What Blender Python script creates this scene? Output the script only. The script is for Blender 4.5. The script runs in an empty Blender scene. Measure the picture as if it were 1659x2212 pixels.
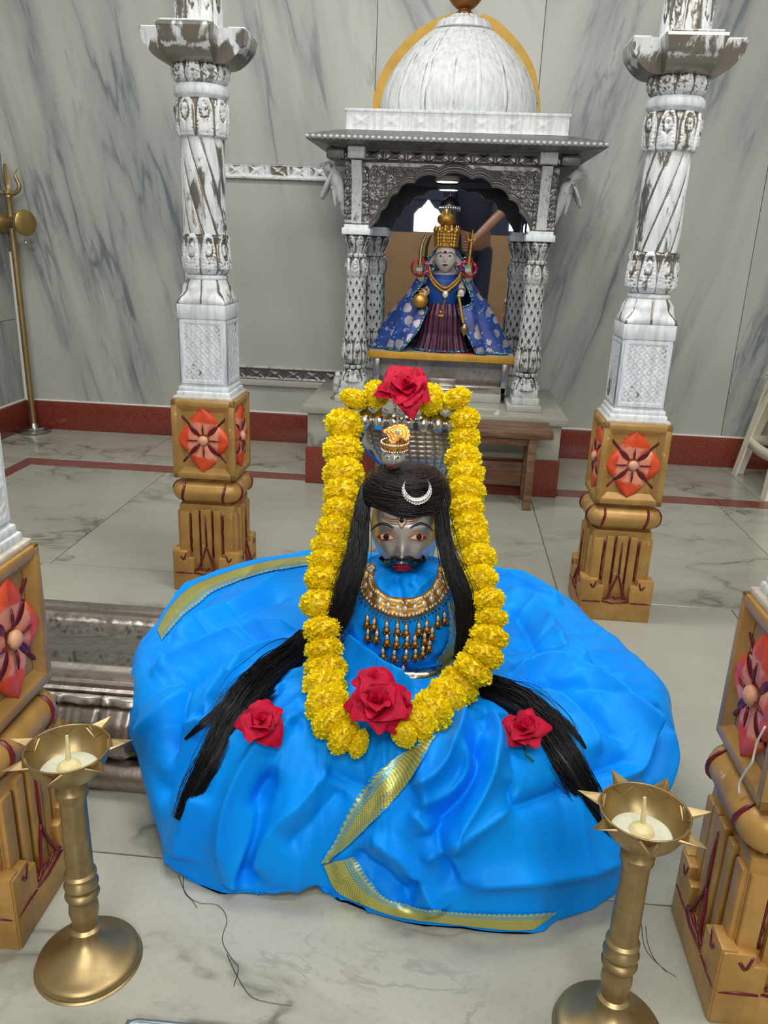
import bpy, bmesh, math, random
import numpy as np
from mathutils import Vector, Matrix, Quaternion
from mathutils.bvhtree import BVHTree
random.seed(7); rng = np.random.default_rng(7)
S = bpy.context.scene
COL = S.collection
PI = math.pi

# ------------------------------------------------------------------ camera
H = .85; F = 1734.; PITCH, ROLL, YAW = .3253, -.0393, .073
def _basis():
    cy, sy = math.cos(YAW), math.sin(YAW)
    fwd = np.array([-sy*math.cos(PITCH), cy*math.cos(PITCH), -math.sin(PITCH)])
    right = np.array([cy, sy, 0.]); down = np.cross(fwd, right)
    c, s = math.cos(ROLL), math.sin(ROLL)
    return np.array([c*right+s*down, -s*right+c*down, fwd])
BAS = _basis(); CP = np.array([0, 0, H])
def ray(x, y):
    d = BAS.T @ np.array([(x-829.5)/F, (y-1106)/F, 1.]); return d/np.linalg.norm(d)
def onz(x, y, z=0.): d = ray(x, y); return CP+d*((z-H)/d[2])
def ony(x, y, Y): d = ray(x, y); return CP+d*(Y/d[1])
def onx(x, y, X): d = ray(x, y); return CP+d*(X/d[0])
cam = bpy.data.cameras.new('camera'); co = bpy.data.objects.new('camera', cam); COL.objects.link(co)
cam.sensor_fit = 'VERTICAL'; cam.sensor_height = 36; cam.sensor_width = 27; cam.lens = 36*F/2212
cam.clip_start = .02
M4 = Matrix.Identity(4)
for i in range(3):
    M4[i][0] = BAS[0][i]; M4[i][1] = -BAS[1][i]; M4[i][2] = -BAS[2][i]; M4[i][3] = CP[i]
co.matrix_world = M4; S.camera = co

# ------------------------------------------------------------------ world, lights, exposure
W = bpy.data.worlds.new('world'); S.world = W; W.use_nodes = True
W.node_tree.nodes['Background'].inputs[0].default_value = (.93, .97, 1, 1)
W.node_tree.nodes['Background'].inputs[1].default_value = 2.2
vs = S.view_settings; vs.view_transform = 'Standard'; vs.look = 'None'; vs.gamma = 1; vs.use_curve_mapping = False
vs.exposure = EXPO = .48
def area(name, loc, sx, sy, power, col, rot=(0, 0, 0)):
    l = bpy.data.lights.new(name, 'AREA'); l.shape = 'RECTANGLE'; l.size = sx; l.size_y = sy; l.energy = power; l.color = col
    o = bpy.data.objects.new(name, l); COL.objects.link(o); o.location = loc; o.rotation_euler = rot; return o
area('ceiling_tube_light', (-.75, 1.75, 2.84), 1.3, .35, 26, (1, .98, .95))
area('ceiling_tube_light', (.95, .75, 2.84), 1.3, .35, 26, (1, .98, .95))
area('ceiling_tube_light', (-.1, -1.0, 2.84), 1.6, .4, 30, (1, .97, .93))
area('front_fill_light', (.3, -2.25, 2.25), 1.8, .25, 48, (1, .98, .95), (math.radians(70), 0, 0))  # added fill behind the camera to brighten surfaces facing it

# ------------------------------------------------------------------ material helpers
def sc(*c):
    if len(c) == 1: c = (c[0],)*3
    return tuple(((v/255)/12.92 if v/255 <= .04045 else ((v/255+.055)/1.055)**2.4) for v in c)+(1,)
class NT:
    def __init__(s, name):
        s.m = bpy.data.materials.new(name); s.m.use_nodes = True; s.t = s.m.node_tree; s.t.nodes.clear()
        s.out = s.t.nodes.new('ShaderNodeOutputMaterial')
    def n(s, typ, props=None, **inp):
        nd = s.t.nodes.new('ShaderNode'+typ)
        for k, v in (props or {}).items(): setattr(nd, k, v)
        for k, v in inp.items():
            s.set(nd.inputs[k.replace('_', ' ')], v)
        return nd
    def set(s, sock, v):
        if isinstance(v, bpy.types.NodeSocket): s.t.links.new(v, sock)
        elif v is not None: sock.default_value = v
    def math(s, op, a, b=None, c=None, clamp=False):
        nd = s.t.nodes.new('ShaderNodeMath'); nd.operation = op; nd.use_clamp = clamp
        s.set(nd.inputs[0], a)
        if b is not None: s.set(nd.inputs[1], b)
        if c is not None: s.set(nd.inputs[2], c)
        return nd.outputs[0]
    def mix(s, f, a, b, blend='MIX'):
        nd = s.t.nodes.new('ShaderNodeMix'); nd.data_type = 'RGBA'; nd.blend_type = blend
        s.set(nd.inputs[0], f); s.set(nd.inputs[6], a); s.set(nd.inputs[7], b); return nd.outputs[2]
    def mixf(s, f, a, b):
        nd = s.t.nodes.new('ShaderNodeMix'); nd.data_type = 'FLOAT'
        s.set(nd.inputs[0], f); s.set(nd.inputs[2], a); s.set(nd.inputs[3], b); return nd.outputs[0]
    def ramp(s, f, *st, interp='LINEAR'):
        nd = s.t.nodes.new('ShaderNodeValToRGB'); r = nd.color_ramp; r.interpolation = interp
        while len(r.elements) < len(st): r.elements.new(.5)
        for e, (p, c) in zip(r.elements, st): e.position = p; e.color = c if isinstance(c, tuple) else (c, c, c, 1)
        s.set(nd.inputs[0], f); return nd.outputs[0]
    def ss(s, f, a, b):
        nd = s.t.nodes.new('ShaderNodeMapRange'); nd.interpolation_type = 'SMOOTHSTEP'
        s.set(nd.inputs[0], f); nd.inputs[1].default_value = a; nd.inputs[2].default_value = b; return nd.outputs[0]
    def noise(s, vec, scale, detail=3, rough=.55, dist=0, dim='3D'):
        return s.n('TexNoise', {'noise_dimensions': dim}, Vector=vec, Scale=scale, Detail=detail, Roughness=rough, Distortion=dist).outputs[0]
    def map(s, vec, loc=(0, 0, 0), rot=(0, 0, 0), scale=(1, 1, 1)):
        return s.n('Mapping', Vector=vec, Location=loc, Rotation=rot, Scale=scale).outputs[0]
    def coord(s, kind='Object'): return s.n('TexCoord').outputs[kind]
    def sep(s, v): return s.n('SeparateXYZ', Vector=v).outputs
    def comb(s, x=0., y=0., z=0.): return s.n('CombineXYZ', X=x, Y=y, Z=z).outputs[0]
    def vadd(s, a, b): return s.n('VectorMath', {'operation': 'ADD'}, **{}) if 0 else s._v('ADD', a, b)
    def _v(s, op, a, b):
        nd = s.t.nodes.new('ShaderNodeVectorMath'); nd.operation = op; s.set(nd.inputs[0], a); s.set(nd.inputs[1], b); return nd.outputs[0]
    def bump(s, h, strength=.3, dist=.002, normal=None):
        nd = s.n('Bump', Height=h, Strength=strength, Distance=dist)
        if normal is not None: s.set(nd.inputs['Normal'], normal)
        return nd.outputs[0]
    def bsdf(s, col=None, rough=.5, metal=0., normal=None, **kw):
        b = s.t.nodes.new('ShaderNodeBsdfPrincipled')
        s.set(b.inputs['Base Color'], col); s.set(b.inputs['Roughness'], rough); s.set(b.inputs['Metallic'], metal)
        if normal is not None: s.set(b.inputs['Normal'], normal)
        for k, v in kw.items(): s.set(b.inputs[k.replace('_', ' ')], v)
        s.t.links.new(b.outputs[0], s.out.inputs[0]); return s.m
MT = {}
def simple(name, col, rough=.5, metal=0., var=.12, scale=30, bump=.0, **kw):
    k = NT(name); v = k.coord()
    n = k.noise(v, scale, 3)
    c2 = tuple(x*(1-var*2) for x in col[:3])+(1,)
    c = k.mix(k.ss(n, .3, .7), col, c2)
    nm = k.bump(k.noise(v, scale*2, 2), bump, .002) if bump else None
    MT[name] = k.bsdf(c, rough, metal, nm, **kw); return MT[name]

def marble(name, base, tint, vein, coordk, s1, uvs, floor=False):
    k = NT(name); v = k.coord(coordk)
    if floor:
        r = k.n('ObjectInfo').outputs['Random']
        v = k._v('ADD', v, k.comb(k.math('MULTIPLY', r, 17.), k.math('MULTIPLY', r, 31.), 0.))
    vs_ = k.map(v, scale=uvs)
    warp = k.n('TexNoise', Vector=vs_, Scale=s1*.9, Detail=4.).outputs[1]
    vw = k._v('ADD', vs_, k._v('MULTIPLY', k._v('SUBTRACT', warp, (.5, .5, .5)), ((.9 if floor else .34)/s1,)*3))
    n1 = k.noise(vw, s1, 4, .6); n2 = k.noise(vw, s1*2.3, 5, .65); msk = k.noise(vs_, s1*.75, 2); n3 = k.noise(vw, s1*4.4, 5, .7)
    big = k.noise(vs_, s1*.6, 4, .6)
    rid = lambda n, w: k.math('SUBTRACT', 1., k.ss(k.math('ABSOLUTE', k.math('SUBTRACT', n, .5)), 0., w))
    lo, hi = (.47, .62) if floor else (.40, .56)
    v1 = k.math('MULTIPLY', rid(n1, .02 if floor else .022), k.ss(msk, lo, hi))
    v2 = k.math('MULTIPLY', rid(n2, .022 if floor else .03), k.ss(msk, lo+.03, hi+.1))
    soft = k.math('MULTIPLY', rid(n1, .09 if floor else .13), k.ss(msk, lo-.04, hi+.05))
    brk = k.ss(n3, .36, .6)
    grain = k.noise(v, 130, 2)
    c = k.mix(k.ss(big, .3, .72), base, tint)
    c = k.mix(k.math('MULTIPLY', n3, .3), c, tint)
    c = k.mix(k.math('MULTIPLY', soft, .22 if floor else .42), c, vein)
    c = k.mix(k.math('MULTIPLY', k.math('MULTIPLY', v1, brk), .75), c, vein)
    c = k.mix(k.math('MULTIPLY', k.math('MULTIPLY', v2, brk), .55), c, vein)
    c = k.mix(k.math('MULTIPLY', k.ss(grain, .45, .8), .10), c, vein)
    MT[name] = k.bsdf(c, .2 if floor else .34, 0, None, IOR=1.45); return MT[name]
marble('marble_wall', sc(182, 182, 174), sc(160, 163, 159), sc(82, 93, 104), 'UV', 1.9, (1.9, .26, 1))
marble('marble_floor', sc(172, 173, 160), sc(152, 151, 138), sc(78, 78, 74), 'Object', 1.6, (1, 1.5, 1), True)
simple('marble_white', sc(178, 178, 172), .25, 0, .08, 6)
simple('plaster_white', sc(225, 224, 218), .7, 0, .03, 4)
def granite():
    k = NT('red_granite'); v = k.coord()
    n = k.noise(v, 220, 3, .7); b = k.noise(v, 6, 2)
    c = k.ramp(n, (.3, sc(82, 32, 26)), (.5, sc(122, 52, 40)), (.72, sc(150, 82, 66)))
    c = k.mix(k.math('MULTIPLY', b, .25), c, sc(90, 40, 36))
    MT['red_granite'] = k.bsdf(c, .22)
granite()
simple('grout', sc(136, 132, 122), .9, 0, .2, 40)
simple('white_cement', sc(176, 176, 170), .8, 0, .1, 30)
simple('dark_hall', sc(34, 38, 58), .8, 0, .1, 3)
simple('tan_wall', sc(150, 116, 82), .8, 0, .08, 3)

def painted_silver(name, lo, hi, dark, white=(226, 231, 232), vscale=(1, 1, .35), nscale=26, wrough=.55):
    """silver sheet metal brushed over with white paint; bare metal where the paint is worn"""
    k = NT(name); v = k.coord()
    vs_ = k.map(v, scale=vscale)
    vs_ = k._v('ADD', vs_, k.comb(k.math('MULTIPLY', k.n('ObjectInfo').outputs['Random'], 9.), 0., 0.)) if name == 'silver_paint' else vs_
    n = k.noise(vs_, nscale, 6, .68, .4); n2 = k.noise(v, nscale*.3, 3)
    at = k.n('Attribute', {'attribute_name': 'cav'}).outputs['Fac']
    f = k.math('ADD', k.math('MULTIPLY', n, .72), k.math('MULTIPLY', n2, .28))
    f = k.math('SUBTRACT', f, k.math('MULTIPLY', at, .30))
    paint = k.ss(f, lo, hi)
    streak = k.noise(k.map(v, scale=(vscale[0], vscale[1], vscale[2]*.5)), nscale*4, 4, .6)
    wc = k.mix(k.ss(streak, .35, .75), sc(*white), sc(*(int(q*.86) for q in white)))
    mc = k.mix(n2, sc(*dark), sc(*(min(255, int(q*1.5)) for q in dark)))
    c = k.mix(paint, mc, wc)
    nm = k.bump(k.math('ADD', streak, k.math('MULTIPLY', paint, .7)), .35, .0015)
    MT[name] = k.bsdf(c, k.mixf(paint, .34, wrough), k.math('MULTIPLY', k.math('SUBTRACT', 1., paint), .8), nm)
painted_silver('silver_paint', .395, .455, (112, 108, 102))
painted_silver('silver_white', .30, .37, (112, 108, 102), white=(224, 230, 233))
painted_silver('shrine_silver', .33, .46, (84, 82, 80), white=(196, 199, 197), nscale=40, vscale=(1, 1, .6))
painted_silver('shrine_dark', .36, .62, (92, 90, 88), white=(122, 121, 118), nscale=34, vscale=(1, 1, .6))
painted_silver('dome_white', .2, .34, (120, 118, 116), white=(216, 220, 220), nscale=20, vscale=(1, 1, .22))
def silver(name, col, rough=.28, bscale=60, bs=.25, dark_tone=(60, 54, 48), metal=1.):
    k = NT(name); v = k.coord()
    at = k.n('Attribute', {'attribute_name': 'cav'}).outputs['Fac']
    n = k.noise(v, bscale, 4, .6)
    c = k.mix(k.math('MULTIPLY', k.ss(n, .4, .75), .45), sc(*col), sc(*dark_tone))
    c = k.mix(k.math('MULTIPLY', at, .85), c, sc(*dark_tone))  # darker tone mixed in where cav marks recesses
    MT[name] = k.bsdf(c, k.mixf(n, rough*.7, rough*1.5), metal, k.bump(n, bs, .002))
silver('silver_old', (176, 168, 160), .34, 45, .4)
silver('silver_mask', (206, 204, 202), .36, 14, .1, (150, 144, 140), .8)
silver('silver_hood', (222, 212, 192), .36, 60, .3, (104, 90, 76), .9)
silver('silver_bright', (222, 222, 220), .18, 20, .1)
silver('brass', (166, 145, 104), .38, 22, .12, (116, 96, 62), .9)
silver('brass_old', (176, 148, 92), .4, 16, .15, (120, 96, 56), .85)
silver('gold', (214, 166, 84), .42, 70, .2, (120, 76, 28), .9)
silver('gold_dark', (176, 130, 62), .42, 90, .3, (60, 34, 12))
silver('steel', (190, 190, 190), .22, 10, .03, (120, 120, 120))
def goldpaint():
    k = NT('gold_paint'); v = k.coord()
    n = k.noise(v, 18, 4, .6); n2 = k.noise(k.map(v, scale=(1, 1, .2)), 90, 3); ch = k.noise(v, 34, 5, .7)
    c = k.mix(k.ss(n, .3, .7), sc(190, 148, 82), sc(166, 126, 66))
    c = k.mix(k.math('MULTIPLY', k.ss(ch, .66, .72), .8), c, sc(214, 200, 176))
    MT['gold_paint'] = k.bsdf(c, .42, .25, k.bump(k.math('ADD', n2, n), .35, .0018))
goldpaint()
simple('maroon_paint', sc(110, 18, 34), .35, 0, .15, 60)
simple('chipped_plaster', sc(206, 196, 180), .8, 0, .12, 80, .3)
def petalpaint():
    k = NT('orange_paint'); v = k.coord('UV'); s = k.sep(v)
    n = k.noise(k.coord(), 55, 3, .6); n2 = k.noise(k.coord(), 30, 2)
    r = k.math('ADD', s[0], k.math('MULTIPLY', k.math('SUBTRACT', n, .5), .5))
    c = k.mix(k.ss(r, .42, .52), sc(232, 150, 118), sc(226, 82, 36))
    c = k.mix(k.math('MULTIPLY', k.ss(n2, .55, .62), .6), c, sc(206, 60, 30))
    MT['orange_paint'] = k.bsdf(c, .42, 0, k.bump(n, .2, .002))
petalpaint()
simple('boss_paint', sc(226, 168, 138), .4, 0, .12, 60)

def silk():
    k = NT('blue_silk'); v = k.coord(); uv = k.coord('UV')
    n = k.noise(v, 9, 3); w = k.noise(k.map(uv, scale=(1, 14, 1)), 60, 3, .6)
    lw = k.n('LayerWeight', Blend=.35).outputs['Facing']
    c = k.mix(k.ss(n, .3, .7), sc(2, 146, 244), sc(4, 132, 236))
    c = k.mix(k.math('MULTIPLY', k.ss(w, .4, .7), .12), c, sc(24, 140, 236))
    MT['blue_silk'] = k.bsdf(c, .46, 0, k.bump(w, .06, .001), Sheen_Weight=.12, Sheen_Roughness=.4, Sheen_Tint=sc(60, 170, 255), Specular_IOR_Level=.45, Specular_Tint=sc(120, 200, 255))
silk()
def zari():
    # u across 0..1, v along in units of the border width
    k = NT('zari_border'); uv = k.coord('UV'); s = k.sep(uv); u, vv = s[0], s[1]
    f = k.math
    dia = f('MULTIPLY', f('SINE', f('MULTIPLY', f('ADD', f('MULTIPLY', u, 1.), vv), 34.)), f('SINE', f('MULTIPLY', f('SUBTRACT', u, vv), 34.)))
    lat = k.ss(f('ABSOLUTE', dia), .1, .35)
    gold = k.mix(lat, sc(120, 140, 70), sc(206, 200, 116))
    blue = sc(24, 138, 214)
    # line pairs near the inner edge
    st = f('MULTIPLY', k.ss(f('SINE', f('MULTIPLY', u, 95.)), .0, .5), 1.)
    zone = k.ss(u, .60, .64)
    herr = k.ss(f('SINE', f('ADD', f('MULTIPLY', vv, 60.), f('MULTIPLY', f('ABSOLUTE', f('SUBTRACT', u, .72)), 120.))), -.1, .5)
    c = k.mix(zone, gold, k.mix(f('MAXIMUM', st, f('MULTIPLY', herr, .7)), blue, sc(176, 196, 128)))
    # temple triangles along the inner edge
    saw = f('ABSOLUTE', f('SUBTRACT', f('MULTIPLY', f('FRACT', f('MULTIPLY', vv, 5.5)), 2.), 1.))
    edge = f('ADD', .84, f('MULTIPLY', saw, .15))
    outm = k.ss(f('SUBTRACT', u, edge), -.01, .01)
    c = k.mix(k.ss(u, .83, .845), c, sc(196, 202, 122))
    c = k.mix(outm, c, blue)
    c = k.mix(k.ss(u, .03, .02), c, blue)
    met = f('MULTIPLY', f('SUBTRACT', 1., outm), .55)
    MT['zari_border'] = k.bsdf(c, .36, met, k.bump(lat, .2, .001))
zari()
def marigold():
    k = NT('marigold_petal'); v = k.coord('UV'); s = k.sep(v)
    c = k.mix(s[0], sc(255, 208, 0), sc(255, 233, 8))
    c = k.mix(k.math('MULTIPLY', k.noise(k.coord(), 60, 2), .3), c, sc(255, 218, 2))
    MT['marigold_petal'] = k.bsdf(c, .55, 0, None, Subsurface_Weight=.6, Subsurface_Radius=(.008, .006, .001), Subsurface_Scale=1.)
marigold()
def rose():
    k = NT('rose_petal'); v = k.coord('UV'); s = k.sep(v)
    n = k.noise(k.coord(), 60, 3)
    c = k.mix(k.ss(s[1], .0, .16), sc(214, 90, 130), sc(186, 0, 50))
    c = k.mix(k.ss(n, .4, .7), c, sc(146, 0, 34))
    MT['rose_petal'] = k.bsdf(c, .6, 0, k.bump(n, .2, .002), Specular_IOR_Level=.2)
rose()
simple('green_stem', sc(70, 104, 40), .6)
simple('hair_black', sc(14, 12, 15), .36, 0, .2, 200)
simple('hair_brown', sc(62, 44, 44), .28, 0, .2, 200)
def haircap():
    k = NT('hair_cap'); uv = k.coord('UV')
    n = k.math('ADD', k.math('MULTIPLY', k.noise(k.map(uv, scale=(3, 160, 1)), 4, 4, .6), .5), k.math('MULTIPLY', k.noise(k.map(uv, scale=(1.2, 46, 1)), 4, 3, .6), .5))
    c = k.mix(k.ss(n, .36, .66), sc(6, 5, 7), sc(40, 28, 30))
    MT['hair_cap'] = k.bsdf(c, .42, 0, k.bump(n, .7, .003))
haircap()
simple('eye_white', sc(226, 214, 196), .3, 0, .04)
simple('black_paint', sc(14, 13, 16), .14, 0, .05)
simple('brow_paint', sc(52, 56, 58), .4, 0, .1)
simple('iris_brown', sc(48, 26, 14), .12, 0, .1)
simple('red_paint', sc(176, 22, 40), .16, 0, .06)
simple('tilak_paint', sc(176, 96, 34), .45, 0, .15, 60)
simple('ghee', sc(206, 210, 190), .22, 0, .05, 40, 0, Subsurface_Weight=.15, Subsurface_Radius=(.01, .01, .006))
simple('wick_cotton', sc(226, 214, 160), .7, 0, .08, 90, .2)
def wood():
    k = NT('wood'); v = k.coord(); vs_ = k.map(v, scale=(1.2, 10, 10))
    n = k.noise(vs_, 7, 5, .65, .6)
    c = k.ramp(n, (.3, sc(78, 54, 38)), (.55, sc(118, 86, 62)), (.75, sc(146, 114, 88)))
    MT['wood'] = k.bsdf(c, .42, 0, k.bump(n, .2, .002))
wood()
simple('cream_plastic', sc(222, 218, 196), .38, 0, .03, 5)
simple('marble_skin', sc(206, 200, 198), .3, 0, .06, 20)
simple('copper_brown', sc(120, 84, 66), .5, .3, .25, 30, .3)
simple('dark_plastic', sc(22, 26, 30), .3)
simple('grey_metal', sc(128, 138, 146), .3, .5, .06, 8)
def mirror():
    k = NT('mirror_glass'); MT['mirror_glass'] = k.bsdf(sc(214, 220, 226), .015, 1.)
mirror()
def emit(name, col, st):
    k = NT(name); e = k.n('Emission', Color=col, Strength=st); k.t.links.new(e.outputs[0], k.out.inputs[0]); MT[name] = k.m
emit('led_white', sc(225, 232, 255), 14.)
def gem(name, col, rough=.05):
    k = NT(name); MT[name] = k.bsdf(col, rough, .35, None, Coat_Weight=1., Coat_Roughness=.03)
gem('kundan', sc(214, 206, 192)); gem('ruby', sc(196, 24, 60)); gem('emerald', sc(20, 86, 40)); gem('black_bead', sc(26, 18, 14)); gem('diamond', sc(232, 234, 238)); gem('pearl', sc(226, 222, 214), .25); gem('red_glass', sc(196, 30, 64))
def robe():
    k = NT('robe_blue'); v = k.coord()
    vo = k.n('TexVoronoi', {'feature': 'F1'}, Vector=v, Scale=22., Randomness=.7).outputs
    d = k.math('ADD', vo[0], k.math('MULTIPLY', k.math('SUBTRACT', k.noise(v, 60, 3), .5), .35))
    mot = k.math('SUBTRACT', 1., k.ss(d, .36, .42))
    vo2 = k.n('TexVoronoi', {'feature': 'F1'}, Vector=v, Scale=60.).outputs[0]
    dot = k.math('SUBTRACT', 1., k.ss(vo2, .18, .24))
    c = k.mix(k.ss(k.noise(v, 25, 2), .3, .7), sc(6, 62, 146), sc(4, 40, 108))
    c = k.mix(k.math('MULTIPLY', mot, .85), c, sc(172, 164, 168))
    c = k.mix(k.math('MULTIPLY', dot, .6), c, sc(130, 170, 210))
    MT['robe_blue'] = k.bsdf(c, .4, k.math('MULTIPLY', mot, .4), None, Sheen_Weight=.2)
robe()
def sequin():
    k = NT('sequin_trim'); v = k.coord()
    vo = k.n('TexVoronoi', Vector=v, Scale=190.).outputs
    c = k.mix(k.ss(vo[0], .2, .5), sc(170, 210, 226), sc(30, 84, 120))
    MT['sequin_trim'] = k.bsdf(c, .25, .5, k.bump(vo[0], .8, .002))
sequin()
simple('purple_silk', sc(84, 44, 72), .34, .35, .2, 40)
simple('choli_blue', sc(10, 70, 150), .45, 0, .12, 40)
simple('gold_edge', sc(206, 156, 52), .45, .15, .12, 30)
simple('yellow_paint', sc(206, 162, 58), .55, 0, .1, 14, .2)
simple('kalash_bronze', sc(150, 92, 36), .35, .5, .2, 20)
simple('hood_reflection_blue', sc(30, 92, 170), .3)  # flat blue for the sari's reflection on the silver hood
simple('navy_cloth', sc(26, 28, 48), .8, 0, .1, 30)
simple('skin', sc(150, 104, 80), .5, 0, .06, 12)

# ------------------------------------------------------------------ object helpers
ROOT = {}
def link(name, data, parent=None):
    o = bpy.data.objects.new(name, data); COL.objects.link(o)
    if parent is not None: o.parent = parent
    return o
def tag(o, label=None, cat=None, group=None, kind=None):
    if label: o['label'] = label
    if cat: o['category'] = cat
    if group: o['group'] = group
    if kind: o['kind'] = kind
    return o
def thing(name, label, cat, loc=(0, 0, 0), group=None, rotz=0.):
    o = link(name, None); o.location = loc; o.rotation_euler = (0, 0, rotz); o.empty_display_size = .02
    ROOT[o.name] = np.array(loc, float); return tag(o, label, cat, group)
def origin_of(o):
    r = np.zeros(3)
    while o is not None:
        r = r+np.array(o.location); o = o.parent
    return r
def mesh(name, V, Fc, mats, smooth=True, uv=None, mi=None, cav=None, sharp=None):
    me = bpy.data.meshes.new(name)
    V = np.asarray(V, float).reshape(-1, 3)
    me.from_pydata(V.tolist(), [], Fc if isinstance(Fc, list) else Fc.tolist())
    for m in (mats if isinstance(mats, (list, tuple)) else [mats]): me.materials.append(MT[m] if isinstance(m, str) else m)
    n = len(me.polygons)
    me.polygons.foreach_set('use_smooth', np.full(n, bool(smooth)))
    if mi is not None: me.polygons.foreach_set('material_index', np.asarray(mi, np.int32))
    if uv is not None:
        l = me.uv_layers.new(name='UVMap'); vi = np.empty(len(me.loops), np.int32); me.loops.foreach_get('vertex_index', vi)
        l.data.foreach_set('uv', np.asarray(uv, np.float32)[vi].ravel())
    if cav is not None:
        a = me.attributes.new('cav', 'FLOAT', 'POINT'); a.data.foreach_set('value', np.clip(np.asarray(cav, np.float32), 0, 1))
    if smooth and sharp: me.set_sharp_from_angle(angle=math.radians(sharp))
    me.update(); return me
def part(name, parent, V, Fc, mats, world=True, kind=None, label=None, **kw):
    """one mesh object; V in world coordinates unless world=False (then in the parent's frame)"""
    V = np.asarray(V, float).reshape(-1, 3)
    if world and parent is not None: V = V-origin_of(parent)
    o = link(name, mesh(name, V, Fc, mats, **kw), parent)
    if kind: o['kind'] = kind
    if label: o['label'] = label
    return o
def gridf(nu, nv, cu=False, cv=False, flip=False):
    iu = np.arange(nu if cu else nu-1); jv = np.arange(nv if cv else nv-1)
    a, b = np.meshgrid(iu, jv, indexing='ij'); a2 = (a+1) % nu; b2 = (b+1) % nv
    q = np.stack([a*nv+b, a2*nv+b, a2*nv+b2, a*nv+b2], -1).reshape(-1, 4)
    return q[:, ::-1] if flip else q
class MB:
    """collects simple solids into one mesh"""
    def __init__(s): s.V = []; s.F = []; s.n = 0; s.M = []; s.UV = []
    def add(s, V, Fc, m=0, uv=None):
        V = np.asarray(V, float).reshape(-1, 3); s.V.append(V)
        Fl = Fc if isinstance(Fc, list) else Fc.tolist()
        s.F += [[i+s.n for i in f] for f in Fl]; s.M += [m]*len(Fl); s.n += len(V)
        s.UV.append(np.zeros((len(V), 2)) if uv is None else np.asarray(uv, float)); return s
    def box(s, c, d, bev=0., m=0, R=None):
        V, Fc = boxvf(d, bev); V = V if R is None else V @ np.asarray(R).T
        return s.add(V+np.asarray(c, float), Fc, m)
    def lathe(s, prof, n=24, loc=(0, 0, 0), m=0, R=None):
        V, Fc = lathevf(prof, n); V = V if R is None else V @ np.asarray(R).T
        return s.add(V+np.asarray(loc, float), Fc, m)
    def tube(s, pts, r, n=8, m=0, caps=True, closed=False):
        V, Fc = tubevf(pts, r, n, caps, closed); return s.add(V, Fc, m)
    def ball(s, c, r, n=10, m=0, sc3=(1, 1, 1)):
        t = np.linspace(-PI/2, PI/2, max(5, n//2+1)); V, Fc = lathevf([(max(1e-5, r*math.cos(a)), r*math.sin(a)) for a in t], n)
        return s.add(V*np.array(sc3)+np.asarray(c, float), Fc, m)
    def out(s): return np.concatenate(s.V), s.F
    def build(s, name, parent, mats, world=True, kind=None, label=None, smooth=True, sharp=35, uv=False):
        V, Fc = s.out()
        return part(name, parent, V, Fc, mats, world, kind, label, smooth=smooth, sharp=sharp, mi=s.M if len(set(s.M)) > 1 else None, uv=np.concatenate(s.UV) if uv else None)
_bx = {}
def boxvf(d, bev=0., seg=2):
    key = (tuple(round(float(x), 5) for x in d), round(bev, 5), seg)
    if key not in _bx:
        bm = bmesh.new(); bmesh.ops.create_cube(bm, size=1)
        for v in bm.verts: v.co = Vector((v.co.x*d[0], v.co.y*d[1], v.co.z*d[2]))
        if bev > 0: bmesh.ops.bevel(bm, geom=bm.edges[:], offset=bev, segments=seg, affect='EDGES', profile=.5)
        bm.verts.ensure_lookup_table(); bm.verts.index_update()
        _bx[key] = (np.array([v.co[:] for v in bm.verts]), [[v.index for v in f.verts] for f in bm.faces]); bm.free()
    return _bx[key]
def lathevf(prof, n=32, disp=None):
    pr = np.asarray(prof, float); m = len(pr)
    th = np.linspace(0, 2*PI, n, endpoint=False)
    r = np.repeat(pr[:, 0][:, None], n, 1); z = np.repeat(pr[:, 1][:, None], n, 1)
    if disp is not None: r = r+disp(th[None, :]+0*r, z)
    V = np.stack([r*np.cos(th), r*np.sin(th), z], -1).reshape(-1, 3)
    Fc = gridf(m, n, False, True, True).tolist()
    Fc.append([i for i in range(n)][::-1]); Fc.append([(m-1)*n+i for i in range(n)])
    return V, Fc
def frames(P, closed=False):
    P = np.asarray(P, float); T = np.gradient(P, axis=0) if not closed else (np.roll(P, -1, 0)-np.roll(P, 1, 0))
    T /= np.linalg.norm(T, axis=1)[:, None]+1e-12
    u = np.cross(T[0], [0, 0, 1.]);
    if np.linalg.norm(u) < 1e-3: u = np.cross(T[0], [1., 0, 0])
    u /= np.linalg.norm(u); U = [u]
    for i in range(1, len(P)):
        u = U[-1]-T[i]*np.dot(U[-1], T[i]); u /= np.linalg.norm(u)+1e-12; U.append(u)
    U = np.array(U); return T, U, np.cross(T, U)
def tubevf(pts, r, n=8, caps=True, closed=False):
    P = np.asarray(pts, float); m = len(P); T, U, Wv = frames(P, closed)
    r = np.broadcast_to(np.asarray(r, float), (m,))
    th = np.linspace(0, 2*PI, n, endpoint=False)
    V = P[:, None]+r[:, None, None]*(np.cos(th)[None, :, None]*U[:, None]+np.sin(th)[None, :, None]*Wv[:, None])
    Fc = gridf(m, n, closed, True, True).tolist()
    if caps and not closed: Fc.append([i for i in range(n)][::-1]); Fc.append([(m-1)*n+i for i in range(n)])
    return V.reshape(-1, 3), Fc
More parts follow.
